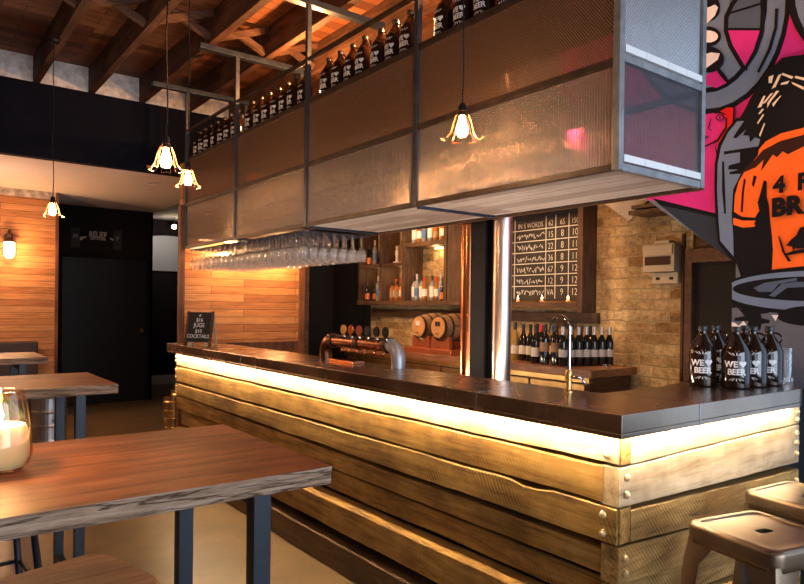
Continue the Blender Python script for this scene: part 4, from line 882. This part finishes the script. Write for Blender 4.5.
# ================================================================== WINE BLACKBOARD
wb = thing('wine_blackboard', 'chalked wine price blackboard in a deep dark timber box frame on the brick wall', 'blackboard', (4.55,4.0,1.5))
BY0, BY1 = 3.50, 4.66
MB().box(4.60,4.63,BY0,BY1,1.52,2.56).build('slate', M['chalkboard'], wb)
MB().box(4.46,4.648,BY0-.055,BY0,1.42,2.60,.003).build('frame_side', M['shelf_wood'], wb)
MB().box(4.46,4.648,BY1,BY1+.05,1.42,2.60,.003).build('frame_side', M['shelf_wood'], wb)
MB().box(4.46,4.648,BY0,BY1,2.32,2.40,.003).build('frame_top', M['shelf_wood_y'], wb)
MB().box(4.46,4.648,BY0,BY1,1.455,1.505,.003).build('frame_shelf', M['shelf_wood_y'], wb)
MB().box(4.60,4.648,BY0,BY1,1.505,1.52).build('frame_back', M['shelf_wood_y'], wb)
XS = 4.598
ln = MB()
zr = [1.655+.103*i for i in range(6)]; yc = [3.575,3.70,3.845,3.955,4.33,4.62]
for z in zr: ln.box(XS-.001,XS+.003,3.505,4.62,z-.0035,z+.0035)
for y in yc: ln.box(XS-.001,XS+.003,y-.003,y+.003,1.54,2.28)
ln.build('chalk_lines', M['chalk'], wb)
ct = MB()
def wt(s_, y, z, sz): ct.text(s_, sz, lambda u,v,w: (XS-w, y-u*.8, z+v), -.0012, .0004, 'CENTER')
for i, (a, b_, c_) in enumerate((('15','8','10'),('22','8','11'),('36','8','11'),('67','9','12'),('12','9','12'),('VA','9','12'))):
    z = zr[5-i]-.103+.02
    wt(a, 3.90, z, .078); wt(b_, 3.77, z, .085); wt(c_, 3.635, z, .085)
wt('62', 3.90, zr[5]+.02, .07); wt('65', 3.77, zr[5]+.02, .07); wt('150', 3.635, zr[5]+.02, .065); wt('IN 5 WORDS', 4.14, zr[5]+.02, .066)
ct.build('chalk_numerals', M['chalk'], wb)
sq = MB(); rr = random.Random(3)
for i in range(6):
    z = zr[5-i]-.103+.045; y = 4.30
    while y > 3.985:
        w_ = rr.uniform(.018,.03); pts = [(XS-.0005, y-w_*t, z+rr.uniform(-.028,.028)) for t in (0,.3,.6,.9)]
        sq.tube(pts, .0035, 4); y -= w_+.006
sq.build('chalk_handwriting', M['chalk'], wb)
# candles along its shelf
tc = thing('tealight', 'lit tealight in a small glass', 'candle', (0,0,0), 'tealights on the blackboard shelf')
MB().lathe([(.0001,0),(.022,0),(.026,.05),(.0245,.05),(.0205,.003),(.0001,.003)], n=14, cap=False).build('glass_cup', M['amber_glass'], tc)
MB().lathe([(.0001,.004),(.019,.004),(.019,.02),(.0001,.02)], n=14).build('wax', M['wax'], tc)
MB().lathe([(.0001,.022),(.006,.03),(.007,.038),(.003,.055),(.0001,.062)], n=10, cap=False).build('flame', mat_emit('tealight_flame',(1,.6,.25),35), tc)
used = []
for y, lb in ((4.19,'lit tealight at the left of the blackboard shelf next to the copper pipe'),(3.906,'middle lit tealight on the blackboard shelf'),(3.621,'rightmost lit tealight on the blackboard shelf')):
    o = put(tc, used, (4.50,y,1.506), 0, lb)
# ================================================================== FUSE BOX etc
fb = thing('fuse_box', 'beige fuse box with hinged cover on the brick wall', 'fuse box', (4.6,2.8,1.7))
MB().box(4.55,4.648,2.69,2.95,1.74,1.95,.006).build('body', M['plastic'], fb)
MB().box(4.535,4.55,2.70,2.94,1.865,1.94,.004).build('upper_cover', M['plastic'], fb)
MB().box(4.545,4.551,2.72,2.93,1.79,1.855).build('breaker_window', M['hoop'], fb)
MB().box(4.56,4.648,2.74,2.86,1.952,1.975,.003).build('top_gland', M['plastic'], fb)
so = thing('double_socket', 'double beige power socket just below the fuse box', 'socket', (4.62,2.8,1.65))
MB().box(4.60,4.648,2.69,2.90,1.652,1.735,.005).build('plate', M['plastic'], so)
for y in (2.74,2.85): MB().box(4.596,4.602,y-.015,y+.015,1.68,1.70).build('outlet', M['black'], so)
tag(MB().box(4.62,4.66,2.655,2.675,.9,2.02).build('cable_conduit', M['hoop']), 'dark vertical conduit on the brick between the fuse box and the door frame', 'conduit')
wv = MB(); wv.prism([(3.36,2.36),(2.86,2.36),(2.86,2.30),(3.04,2.14)], 4.50, 4.53, lambda y,z,x:(x,y,z))
tag(wv.build('bracket_board', mat_plain('pale_bracket', (.55,.48,.40), .6)), 'pale triangular board under the stair soffit above the brick wall', 'board')
tag(MB().box(4.40,4.64,2.60,2.98,2.17,2.20).box(4.42,4.64,2.62,2.97,2.215,2.24).build('timber_offcut', M['back_wood']), 'short stacked timber battens on the wall above the fuse box', 'battens')

# ================================================================== HIGH TABLES
def high_table(y0, y1, label, grp='high timber tables'):
    t = thing('high_table', label, 'table', (.2,(y0+y1)/2,0), grp)
    x0, x1, z0, z1 = -1.1, .862, 1.005, 1.05
    mb = MB(); n = 90
    front = []
    for i in range(n+1):
        x = x1+(x0-x1)*i/n
        front.append(x)
    rings = []
    for x in front:
        w1 = .004*noise.noise(Vector((x*9, y0, 0))); w2 = .010*noise.noise(Vector((x*6, y0*3, 4)))+.006*noise.noise(Vector((x*22, y0, 9))); w3 = .006*noise.noise(Vector((x*14,y0,2)))
        rings.append([(x,y0+w1,z1),(x,y0+abs(w2)*.6+.001,z1-.014),(x,y0+abs(w2)+abs(w3),z1-.026),(x,y0+.002+w3,z0+.010),(x,y0+.006,z0),(x,y1,z0),(x,y1,z1)])
    R_ = [[mb.bm.verts.new(p) for p in r] for r in rings]
    for A_, B_ in zip(R_, R_[1:]):
        for k in range(7):
            f = mb.bm.faces.new((A_[k], A_[(k+1)%7], B_[(k+1)%7], B_[k])); f.material_index = 1 if k < 5 else 0
    for r in (R_[0][::-1], R_[-1]):
        f = mb.bm.faces.new(r); f.material_index = 1
    mb.build('tabletop', [M['table_top'], M['table_edge']], t)
    for x in (.705, -.93):
        for y in (y0+.085, y1-.085):
            MB().box(x-.0225,x+.0225,y-.0225,y+.0225,0,1.004,.002).build('leg', M['leg_blue'], t)
        MB().box(x-.02,x+.02,y0+.108,y1-.108,.958,1.004,.002).build('crossbar', M['leg_blue'], t)
        MB().box(x-.02,x+.02,y0+.108,y1-.108,.02,.06,.002).build('crossbar', M['leg_blue'], t)
high_table(1.42,2.125,'high timber table nearest the camera with a chipped raw front edge')
high_table(3.46,4.15,'second high timber table, beyond the nearest one, with orange-brown top')
high_table(5.42,6.06,'farthest high timber table against the left plank wall area')
# bar stools by the tables
def timber_stool(x, y, rz, label, z=.75):
    t = thing('timber_stool', label, 'stool', (x,y,0), 'timber-topped stools')
    def rs(h, r, zz, n=6):
        pts = []
        for cx_, cy_, a0 in ((h-r,h-r,0),(-h+r,h-r,90),(-h+r,-h+r,180),(h-r,-h+r,270)):
            for k in range(n+1):
                a = radians(a0+90*k/n); pts.append((cx_+r*cos(a), cy_+r*sin(a), zz))
        return pts
    mv = lambda r: [(x+p[0]*cos(rz)-p[1]*sin(rz), y+p[0]*sin(rz)+p[1]*cos(rz), p[2]) for p in r]
    MB().loft([mv(rs(.166,.06,z-.034)),mv(rs(.171,.065,z-.028)),mv(rs(.171,.065,z-.004)),mv(rs(.166,.062,z))], smooth=False).build('seat', M['stool_wood'], t)
    L_ = []
    for sx, sy in ((1,1),(-1,1),(-1,-1),(1,-1)):
        def q(h, zz): return mv([(sx*h, sy*h, zz)])[0]
        MB().tube([q(.19,0),q(.125,z-.033)], .012, 8).build('leg', M['leg_blue'], t)
        L_.append((sx,sy))
    for zz, h in ((.24,.171),(.50,.147)):
        for k in range(4):
            a_, b_ = L_[k], L_[(k+1)%4]
            MB().tube([mv([(a_[0]*h,a_[1]*h,zz)])[0], mv([(b_[0]*h,b_[1]*h,zz)])[0]], .008, 8).build('rung', M['leg_blue'], t)
timber_stool(.335,1.80,.26,'timber-topped stool tucked under the front of the nearest table')
timber_stool(.22,2.62,.1,'black-framed stool on the far side of the nearest table')
timber_stool(-.35,1.72,.2,'timber-topped stool under the left part of the nearest table')

# metal stools
def metal_stool(x, y, rz, label, z=.78):
    t = thing('metal_stool', label, 'stool', (x,y,0), 'pressed metal stools at the bar')
    def rs(h, r, zz, n=6, hy=None, ry=None):
        hy = hy or h; pts = []
        for cx_, cy_, a0 in ((h-r,hy-r,0),(-h+r,hy-r,90),(-h+r,-hy+r,180),(h-r,-hy+r,270)):
            for k in range(n+1):
                a = radians(a0+90*k/n); pts.append((cx_+r*cos(a), cy_+r*sin(a), zz))
        return pts
    mv = lambda r: [(x+p[0]*cos(rz)-p[1]*sin(rz), y+p[0]*sin(rz)+p[1]*cos(rz), p[2]) for p in r]
    mb = MB()
    mb.loft([mv(rs(*a)) for a in ((.158,.036,z-.062),(.158,.036,z-.045),(.161,.037,z-.043),(.161,.037,z-.014),(.159,.036,z-.007),(.154,.034,z-.001),(.150,.033,z),(.137,.028,z),(.1355,.0275,z-.0005),(.133,.026,z-.0045),(.131,.025,z-.005),(.100,.022,z-.005),(.060,.02,z-.005))]+[mv(rs(.030,.0145,z-.006,6,.0155)), mv(rs(.030,.0145,z-.02,6,.0155))], closed_ends=False)
    so_ = mb.build('seat', M['gunmetal'], t)
    sl = so_.modifiers.new('thickness','SOLIDIFY'); sl.thickness = .0015
    MB().loft([mv(rs(.045,.02,z-.045)),mv(rs(.045,.02,z-.043))]).build('hole_shade', M['void'], t)  # near-black plate under the seat hole stands in for its shade
    for sx, sy in ((1,1),(-1,1),(-1,-1),(1,-1)):
        def L(h, w, zz, th=.003):
            P_ = [(0,0),(-w,0),(-w,-th),(-th*1.5,-th),(-th*1.5,-th)]
            c = [(h,h-w),(h,h-.018),(h-.005,h-.005),(h-.018,h),(h-w,h),(h-w,h-th),(h-.018,h-th),(h-.010,h-.010),(h-th,h-.018),(h-th,h-w)]
            return mv([(sx*a, sy*b_, zz) for a, b_ in c])
        MB().loft([L(.212,.030,0),L(.206,.034,.06),L(.166,.068,z-.12),L(.157,.100,z-.062),L(.155,.13,z-.045)], smooth=True).build('leg', M['gunmetal'], t)
        MB().loft([L(.214,.030,0),L(.213,.032,.02)]).build('foot_cap', M['black'], t)
    for zz, h in ((.26,.186),):
        for k, (a_, b_) in enumerate((((1,1),(-1,1)),((-1,1),(-1,-1)),((-1,-1),(1,-1)),((1,-1),(1,1)))):
            MB().bar(mv([(a_[0]*h,a_[1]*h,zz)])[0], mv([(b_[0]*h,b_[1]*h,zz)])[0], .004, .025).build('footrest', M['gunmetal'], t)
    hh = .168
    MB().bar(mv([(-hh,-hh,.52)])[0], mv([(hh,hh,.52)])[0], .008,.004).build('cross_brace', M['black'], t)
    MB().bar(mv([(-hh,hh,.525)])[0], mv([(hh,-hh,.525)])[0], .008,.004).build('cross_brace', M['black'], t)
metal_stool(2.125,.945,radians(-13),'bronze-coloured pressed metal stool at the bar, nearer to the bar corner')
metal_stool(2.66,1.03,radians(-6),'bronze-coloured pressed metal stool at the bar, cut off by the right edge of the photo')

# hurricane candle on the nearest table
hc = thing('hurricane_candle', 'large amber-tinted glass candle holder with a thick white candle on the nearest table', 'candle holder', (.165,1.86,1.05))
cx0, cy0, cz0 = .186,1.835,1.0505
op = [(.0001,0),(.050,.001),(.066,.010),(.074,.035),(.0745,.06),(.072,.09),(.064,.14),(.056,.182),(.054,.188)]
ip = [(.0525,.188),(.055,.18),(.0625,.14),(.0705,.09),(.073,.06),(.0725,.036),(.065,.014),(.05,.006),(.0001,.006)]
MB().lathe(op+ip, (cx0,cy0,cz0), 40, cap=False).build('glass_holder', M['amber_glass'], hc)
MB().lathe([(.0001,.008),(.056,.008),(.066,.028),(.067,.06),(.062,.098),(.057,.106),(.03,.098),(.0001,.094)], (cx0,cy0,cz0), 32).build('candle', M['wax'], hc)
MB().lathe([(.0001,.104),(.008,.114),(.012,.128),(.007,.148),(.0001,.168)], (cx0,cy0,cz0), 12, cap=False).build('flame', M['flame'], hc)
MB().tube([(cx0,cy0,cz0+.094),(cx0,cy0,cz0+.112)], .0015, 6).build('wick', M['black'], hc)
point('candle_light', (cx0,cy0,cz0+.165), 7, (1,.66,.36), .02, hc)

# kegs
def keg(x, y, r, h, label, mt, mark=False):
    t = thing('beer_keg', label, 'keg', (x,y,0))
    pr = [(.0001,.03),(r*.8,.03),(r*.88,0),(r*.95,0),(r*.95,.05*h/.56)]
    for f in (.10,.13,.16,.30,.36,.39,.42,.60,.63,.66,.86,.89): pr.append((r*(1.0 if f in (.13,.39,.63,.89) else .965), h*f))
    pr += [(r*.93,h*.93),(r*.93,h),(r*.88,h),(r*.86,h*.93),(r*.4,h*.955),(.0001,h*.955)]
    MB().lathe(pr, (x,y,0), 32, smooth=False, cap=False).build('shell', mt, t)
    MB().lathe([(r*.93,h-.012),(r*.97,h-.012),(r*.97,h+.006),(r*.90,h+.006),(r*.90,h-.012)], (x,y,0), 32, cap=False).build('top_ring', mt, t)
    MB().lathe([(.0001,h*.95),(.03,h*.95),(.03,h*.99),(.0001,h*.99)], (x,y,0), 14).build('valve', M['chrome'], t)
    if mark:
        mb = MB(); a = math.atan2(-y,-x)+.35
        for k, (hh, ww) in enumerate(((.035,.010),(.055,.012),(.045,.012),(.038,.010))):
            an = a+(k-1.5)*.11
            mb.prism([(-ww/2,0),(ww/2,0),(ww*.4,hh*.8),(0,hh),(-ww*.4,hh*.8)], r*.985, r*1.004, lambda u,v,w: (x+w*cos(an+u/r), y+w*sin(an+u/r), h*.46+v))
        mb.build('brand_mark', M['black'], t)
keg(1.20,7.45,.165,.58,'steel beer keg standing behind the second high table',M['keg'],True)
keg(2.50,7.62,.115,.38,'small brassy keg on the floor at the far end of the bar, front one',M['brass'])
keg(2.68,7.92,.115,.42,'small brassy keg behind the front one at the far end of the bar',M['brass'])
# bench along the rear plank wall
bn = thing('bench_seat', 'dark brown upholstered bench back along the rear plank wall', 'bench', (.2,9.0,0))
MB().box(-2.8,1.34,9.12,9.25,.50,.975,.02).build('backrest', M['bench'], bn)
MB().box(-2.8,1.34,8.7,9.11,.0,.47,.02).build('seat', M['bench'], bn)

# ================================================================== PENDANTS
def pendant(x, y, z, zt, label, power, k=1.0):
    t = thing('pendant_lamp', label, 'pendant lamp', (x,y,zt), 'wire cage pendant lamps')
    MB().tube([(x,y,z+.105*k)]+[(x+.006*sin(q*1.7),y+.004*cos(q*1.3),z+.105*k+(zt-z-.105*k)*q/8) for q in range(1,8)]+[(x,y,zt-.02)], .0035, 6).build('cord', M['black'], t)
    MB().lathe([(.0001,-.035),(.022,-.035),(.04,-.02),(.042,0),(.0001,0)], (x,y,zt-.001), 16).build('ceiling_rose', M['black'], t)
    MB().lathe([(.0001,0),(.017,0),(.018,.04),(.010,.055),(.0001,.055)], (x,y,z+.055*k), 14).build('socket', M['black'], t)
    cg = MB()
    for q in range(6):
        a = 2*pi*q/6+.2
        da = .33
        pts = []
        for r_, zz, s_ in ((.016,.075,-.15),(.030,.055,-.35),(.043,.02,-.55),(.052,-.02,-.8),(.066,-.040,-1.),(.082,-.046,-.8),(.094,-.040,0),(.082,-.046,.8),(.066,-.040,1.),(.052,-.02,.8),(.043,.02,.55),(.030,.055,.35),(.016,.075,.15)):
            an = a+da*s_; pts.append((x+r_*k*cos(an), y+r_*k*sin(an), z+zz*k))
        cg.tube(pts,   .0011*k, 5, closed=False)
    for r_, zz in ((.018,.074),(.050,-.012)):
        cg.tube([(x+r_*k*cos(2*pi*q/20), y+r_*k*sin(2*pi*q/20), z+zz*k) for q in range(20)], .0012*k, 5, closed=True)
    cg.build('wire_shade', M['copper_wire'], t)
    MB().lathe([(.0001,-.038),(.016,-.034),(.025,-.018),(.026,-.004),(.020,.018),(.013,.04),(.012,.056)], (x,y,z), 16, cap=False).build('bulb', M['bulb'], t)
    point('bulb_light', (x,y,z-.07), power, (1,.56,.25), .03, t)
M['copper_wire'] = mat_plain('copper_wire', (.85,.45,.2), .25, 1.)
pendant(1.955,2.163,2.235,3.544,'wire cage pendant lamp hanging in front of the gantry near its right end',7)
pendant(.985,3.147,2.125,3.544,'wire cage pendant lamp, left and larger one of the pair left of the gantry',7)
pendant(1.481,4.278,2.262,3.544,'wire cage pendant lamp just right of the larger one, by the gantry corner post',7)
pendant(.96,5.9,2.185,3.544,'wire cage pendant lamp farthest left, hanging from a roof joist by the dark bulkhead',7)
# bulkhead wall light; two more added out of view for warm reflections
LG = mat_emit('frosted_lamp_glass', (1,.66,.30), 14)
for wx_, lb in ((1.035,'caged glass wall lamp glowing on the left plank wall'),(-.35,'caged glass wall lamp, middle one on the plank wall, left of the photo frame'),(-1.75,'caged glass wall lamp, outermost one on the plank wall')):
    wl = thing('wall_lamp', lb, 'wall lamp', (wx_,9.26,2.09), 'caged wall lamps')
    wx, wy, wz = wx_, 9.21, 2.075
    MB().lathe([(.0001,0),(.05,0),(.05,.012),(.0001,.012)], (wx,9.298,wz+.16), 16, 'y').build('back_plate', M['hoop'], wl)
    MB().tube([(wx,9.30,wz+.22),(wx,9.23,wz+.24),(wx,wy,wz+.20),(wx,wy,wz+.12)], .012, 8).lathe([(.0001,.10),(.075,.10),(.06,.12),(.035,.14),(.03,.20),(.0001,.20)], (wx,wy,wz), 18).build('bracket', M['hoop'], wl)
    MB().lathe([(.0001,-.10),(.03,-.095),(.055,-.06),(.06,0),(.058,.095)], (wx,wy,wz), 18, cap=False).build('glass_jar', LG, wl)
    cg = MB()
    for q in range(4):
        a = pi*q/4
        cg.tube([(wx+.064*cos(a),wy+.064*sin(a),wz+.1),(wx+.066*cos(a),wy+.066*sin(a),wz),(wx+.055*cos(a),wy+.055*sin(a),wz-.07),(wx,wy,wz-.108),(wx-.055*cos(a),wy-.055*sin(a),wz-.07),(wx-.066*cos(a),wy-.066*sin(a),wz),(wx-.064*cos(a),wy-.064*sin(a),wz+.1)], .0025, 5)
    cg.build('wire_guard', M['hoop'], wl)
    point('wall_lamp_light', (wx,wy-.12,wz-.0), 26, (1,.56,.24), .06, wl)

# relief sign
rs_ = thing('restroom_sign', 'RELIEF lettering with pointing hands on the dark rear wall', 'sign', (2.2,10.29,2.4))
mb = MB()
mb.text('RELIEF', .10, lambda u,v,w: (2.265+u*.85, 10.2985-w, 2.40+v*1.2), .002, .001)
mb.text('REST ROOMS', .035, lambda u,v,w: (2.265+u, 10.2985-w, 2.365+v), .001, .001)
mb.build('lettering', mat_plain('faded_sign_paint', (.30,.27,.25), .7), rs_)
mb = MB()
for s_ in (-1,1):
    f_ = lambda u,v,w, s_=s_: (2.27+s_*(.16+u*.9), 10.2985-w, 2.40-u*.35+v)
    mb.prism([(0,-.012),(.05,-.014),(.055,-.026),(.11,-.024),(.11,.024),(.05,.024),(.045,.012),(0,.010)], 0, .001, f_)
mb.build('pointing_hands', mat_plain('faded_hand_paint', (.25,.22,.2), .7), rs_)
def plaque(x, s_, lb):
    t = thing('door_plaque', lb, 'sign', (x,10.29,2.38), 'small dark plaques')
    MB().box(x-.055,x+.06,10.285,10.3005,2.24,2.52,.003).build('plate', M['void'], t)
    m_ = MB(); m_.text(s_, .09, lambda u,v,w: (x+u, 10.2845-w, 2.37+v), .001, .0005); m_.build('lettering', mat_plain('dim_plaque_paint', (.14,.125,.12), .7), t)
plaque(1.965,'M','small dark plaque with M left of the RELIEF lettering')
plaque(2.53,'F','small dark plaque with F right of the RELIEF lettering')
dh = MB().lathe([(.0001,0),(.03,0),(.03,.012),(.012,.02),(.012,.05),(.0001,.05)], (2.87,10.23,1.05), 14, 'y'); tag(dh.build('door_handle', M['brass'], None), kind=None)
bpy.data.objects['door_handle'].parent = bpy.data.objects['door_1']
# downlights
def downlight(x, y, z, lb):
    t = thing('downlight', lb, 'downlight', (x,y,z))
    MB().lathe([(.05,0),(.06,-.006),(.045,-.008),(.045,0)], (x,y,z-.001), 20, cap=False).build('trim_ring', M['white'], t)
    MB().lathe([(.0001,-.002),(.044,-.002)], (x,y,z-.001), 20, cap=False).build('lens', M['lampwhite'] if 'lit' in lb else M['plaster_grey'], t)
downlight(2.27,7.8,ZR,'round recessed ceiling fitting in the plaster ceiling under the bulkhead, switched off')
pt = thing('passage_lamp', 'small bright lit lamp high on the passage wall', 'lamp', (3.80,11.65,2.80))
MB().lathe([(.0001,-.03),(.03,-.025),(.038,0),(.03,.03),(.0001,.035)], (3.80,11.65,2.80), 14, cap=False).build('lens', M['lampwhite'], pt)
MB().tube([(3.80,11.65,2.82),(3.80,11.65,2.981)], .006, 6).build('stem', M['black'], pt)
spot('passage_light', (3.72,11.25,2.70), (3.9,12.2,2.4), 22, (1,.9,.8), 120)

# ---------------------------------------------------------------- gantry lamps lighting the roof
def cage_lamp(x, y, z, aim, label, power):
    power *= 10
    t = thing('spot_lamp', label, 'spot lamp', (x,y,z), 'small lamps above the gantry')
    MB().tube([(x-.02,y+.05,z-.02),(x,y,z)], .022, 12).build('housing', M['black'], t)
    MB().lathe([(.0001,-.02),(.02,-.012),(.024,.0),(.02,.014),(.0001,.024)], (x,y-.02,z+.01), 12, cap=False).build('lens', M['lampwhite'], t)
    MB().tube([(x-.02,y+.05,z-.02),(x-.02,y+.05,2.851)], .006, 6).build('stem', M['black'], t)
    point('spot_lamp_light', (x,y-.03,z+.08), power, (1,.44,.14), .03, t)
cage_lamp(2.52,3.22,3.12,None,'bright small lamp among the growlers on the gantry shelf',9)
cage_lamp(2.62,4.75,3.10,None,'small lamp on the gantry shelf behind the growlers, further left',9)
cage_lamp(2.62,2.0,3.10,None,'small lamp on the gantry shelf near its right end',4)

# ================================================================== LIGHTS
W = (1,.60,.30)
# led strip over the partition panel, under the gantry end
lp = MB(); lp.box(2.35,3.4,6.45,6.475,2.085,2.10); 
tag(lp.build('strip_light', mat_emit('warm_strip', (1,.60,.28), 20)), 'warm strip light above the plank partition at the far end of the bar', 'strip light')
area('partition_wash', (2.85,6.30,2.08), (2.85,6.50,1.6), 1.1, .08, 14, (1,.55,.24))
area('soffit_wash_back', (3.05,4.3,2.02), (4.6,4.3,1.5), 2.6, .08, 1.0, W) if False else None
# down lamps over the bar aisle
for i, (x, y, tx_, ty_, tz_, p) in enumerate(((3.9,3.2,4.65,3.0,1.9,55),(3.9,5.4,4.6,5.4,1.5,38),(3.75,4.0,4.5,3.8,1.2,34),(3.6,4.7,4.3,4.8,1.1,22))):
    t = thing('aisle_lamp', 'small black spot lamp over the bar aisle, hidden behind the gantry', 'spot lamp', (x,y,3.0), 'aisle spot lamps')
    MB().tube([(x,y,3.02),(x+.03,y,2.9)], .04, 12).build('housing', M['black'], t)
    MB().tube([(x,y,3.02),(x,y,3.79)], .008, 6).build('stem', M['black'], t)
    spot('aisle_lamp_light', (x+.03,y,2.86), (tx_,ty_,tz_), p*2.0, (1,.66,.34), 74, .04, .8)
# daylight through the street windows behind the camera and beside the bar
area('street_daylight', (-1.05,-3.15,1.7), (-1.05,5,1.5), 3.0, 2.3, 60, (.74,.85,1.))
area('street_daylight_b', (2.2,-3.15,1.7), (2.2,5,1.6), 2.9, 2.3, 150, (.74,.85,1.))
area('side_daylight', (3.97,-.9,1.85), (-5,-.9,1.75), 3.9, 2.4, 42, (.50,.70,1.))
for i, (x, y, z, p) in enumerate(((-.3,.2,2.9,15),(1.0,-1.2,2.9,10),(-1.6,3.5,2.7,20))):
    point('room_fill', (x,y,z), p, (1,.68,.42), .12)  # unseen fill points added to lift the ambient level
point('rear_room_lamp', (.6,8.0,2.0), 34, (1,.62,.42), .1)
for i, (x, y) in enumerate(((3.16,6.40),(2.62,6.47))):
    t = thing('globe_bulb', ('round glowing bulb in front of the plank partition, seen through the hanging glasses at right','round glowing bulb in front of the plank partition, seen through the hanging glasses at left')[i], 'bulb', (x,y,2.0))
    MB().lathe([(.0001,-.035),(.02,-.03),(.034,-.01),(.034,.008),(.022,.03),(.012,.04),(.0001,.041)], (x,y,1.99), 18, cap=False).build('bulb', M['bulb'], t)
    MB().tube([(x,y,2.03),(x,y,2.099)], .012, 10).build('socket', M['black'], t)
    point('globe_light', (x,y-.06,1.96), 12, (1,.58,.26), .04, t)
# fill strips added behind the counter, and small lights in the shelf unit
for y0, y1 in ((1.95,2.95),(4.0,5.6)):
    mb = MB(); mb.box(2.345,2.365,y0,y1,.93,.95)
    tag(mb.build('fill_strip', mat_emit('fill_strip_emit', (1,.66,.38), 12)), 'warm strip light on the bartender side of the bar, hidden behind the counter', 'strip light', 'work lights behind the bar')
    area('fill_strip_glow', (2.40,(y0+y1)/2,.97), None, .05, y1-y0, 13*(y1-y0), (1,.76,.56), (0,radians(-150),0))
for y, z, p in ((5.44,2.07,1.6),(5.44,2.50,1.0),(6.0,1.87,.8),(6.0,2.50,.8),(6.45,1.87,.5)):
    s_ = bpy.data.objects['wall_shelf']
    MB().box(4.60,4.615,y-.06,y+.06,z+.012,z+.026).build('shelf_light', mat_emit('shelf_lamp', (1,.58,.25), 10), s_)
    point('shelf_glow', (4.56,y,z-.01), p*1.2, (1,.55,.22), .02, s_)
w = bpy.data.worlds.new('world'); SC.world = w; w.use_nodes = True
w.node_tree.nodes['Background'].inputs[0].default_value = (.65,.78,1,1); w.node_tree.nodes['Background'].inputs[1].default_value = .5
vs_ = SC.view_settings; vs_.view_transform = 'Standard'; vs_.look = 'None'; vs_.exposure = .25; vs_.gamma = 1; vs_.use_curve_mapping = False
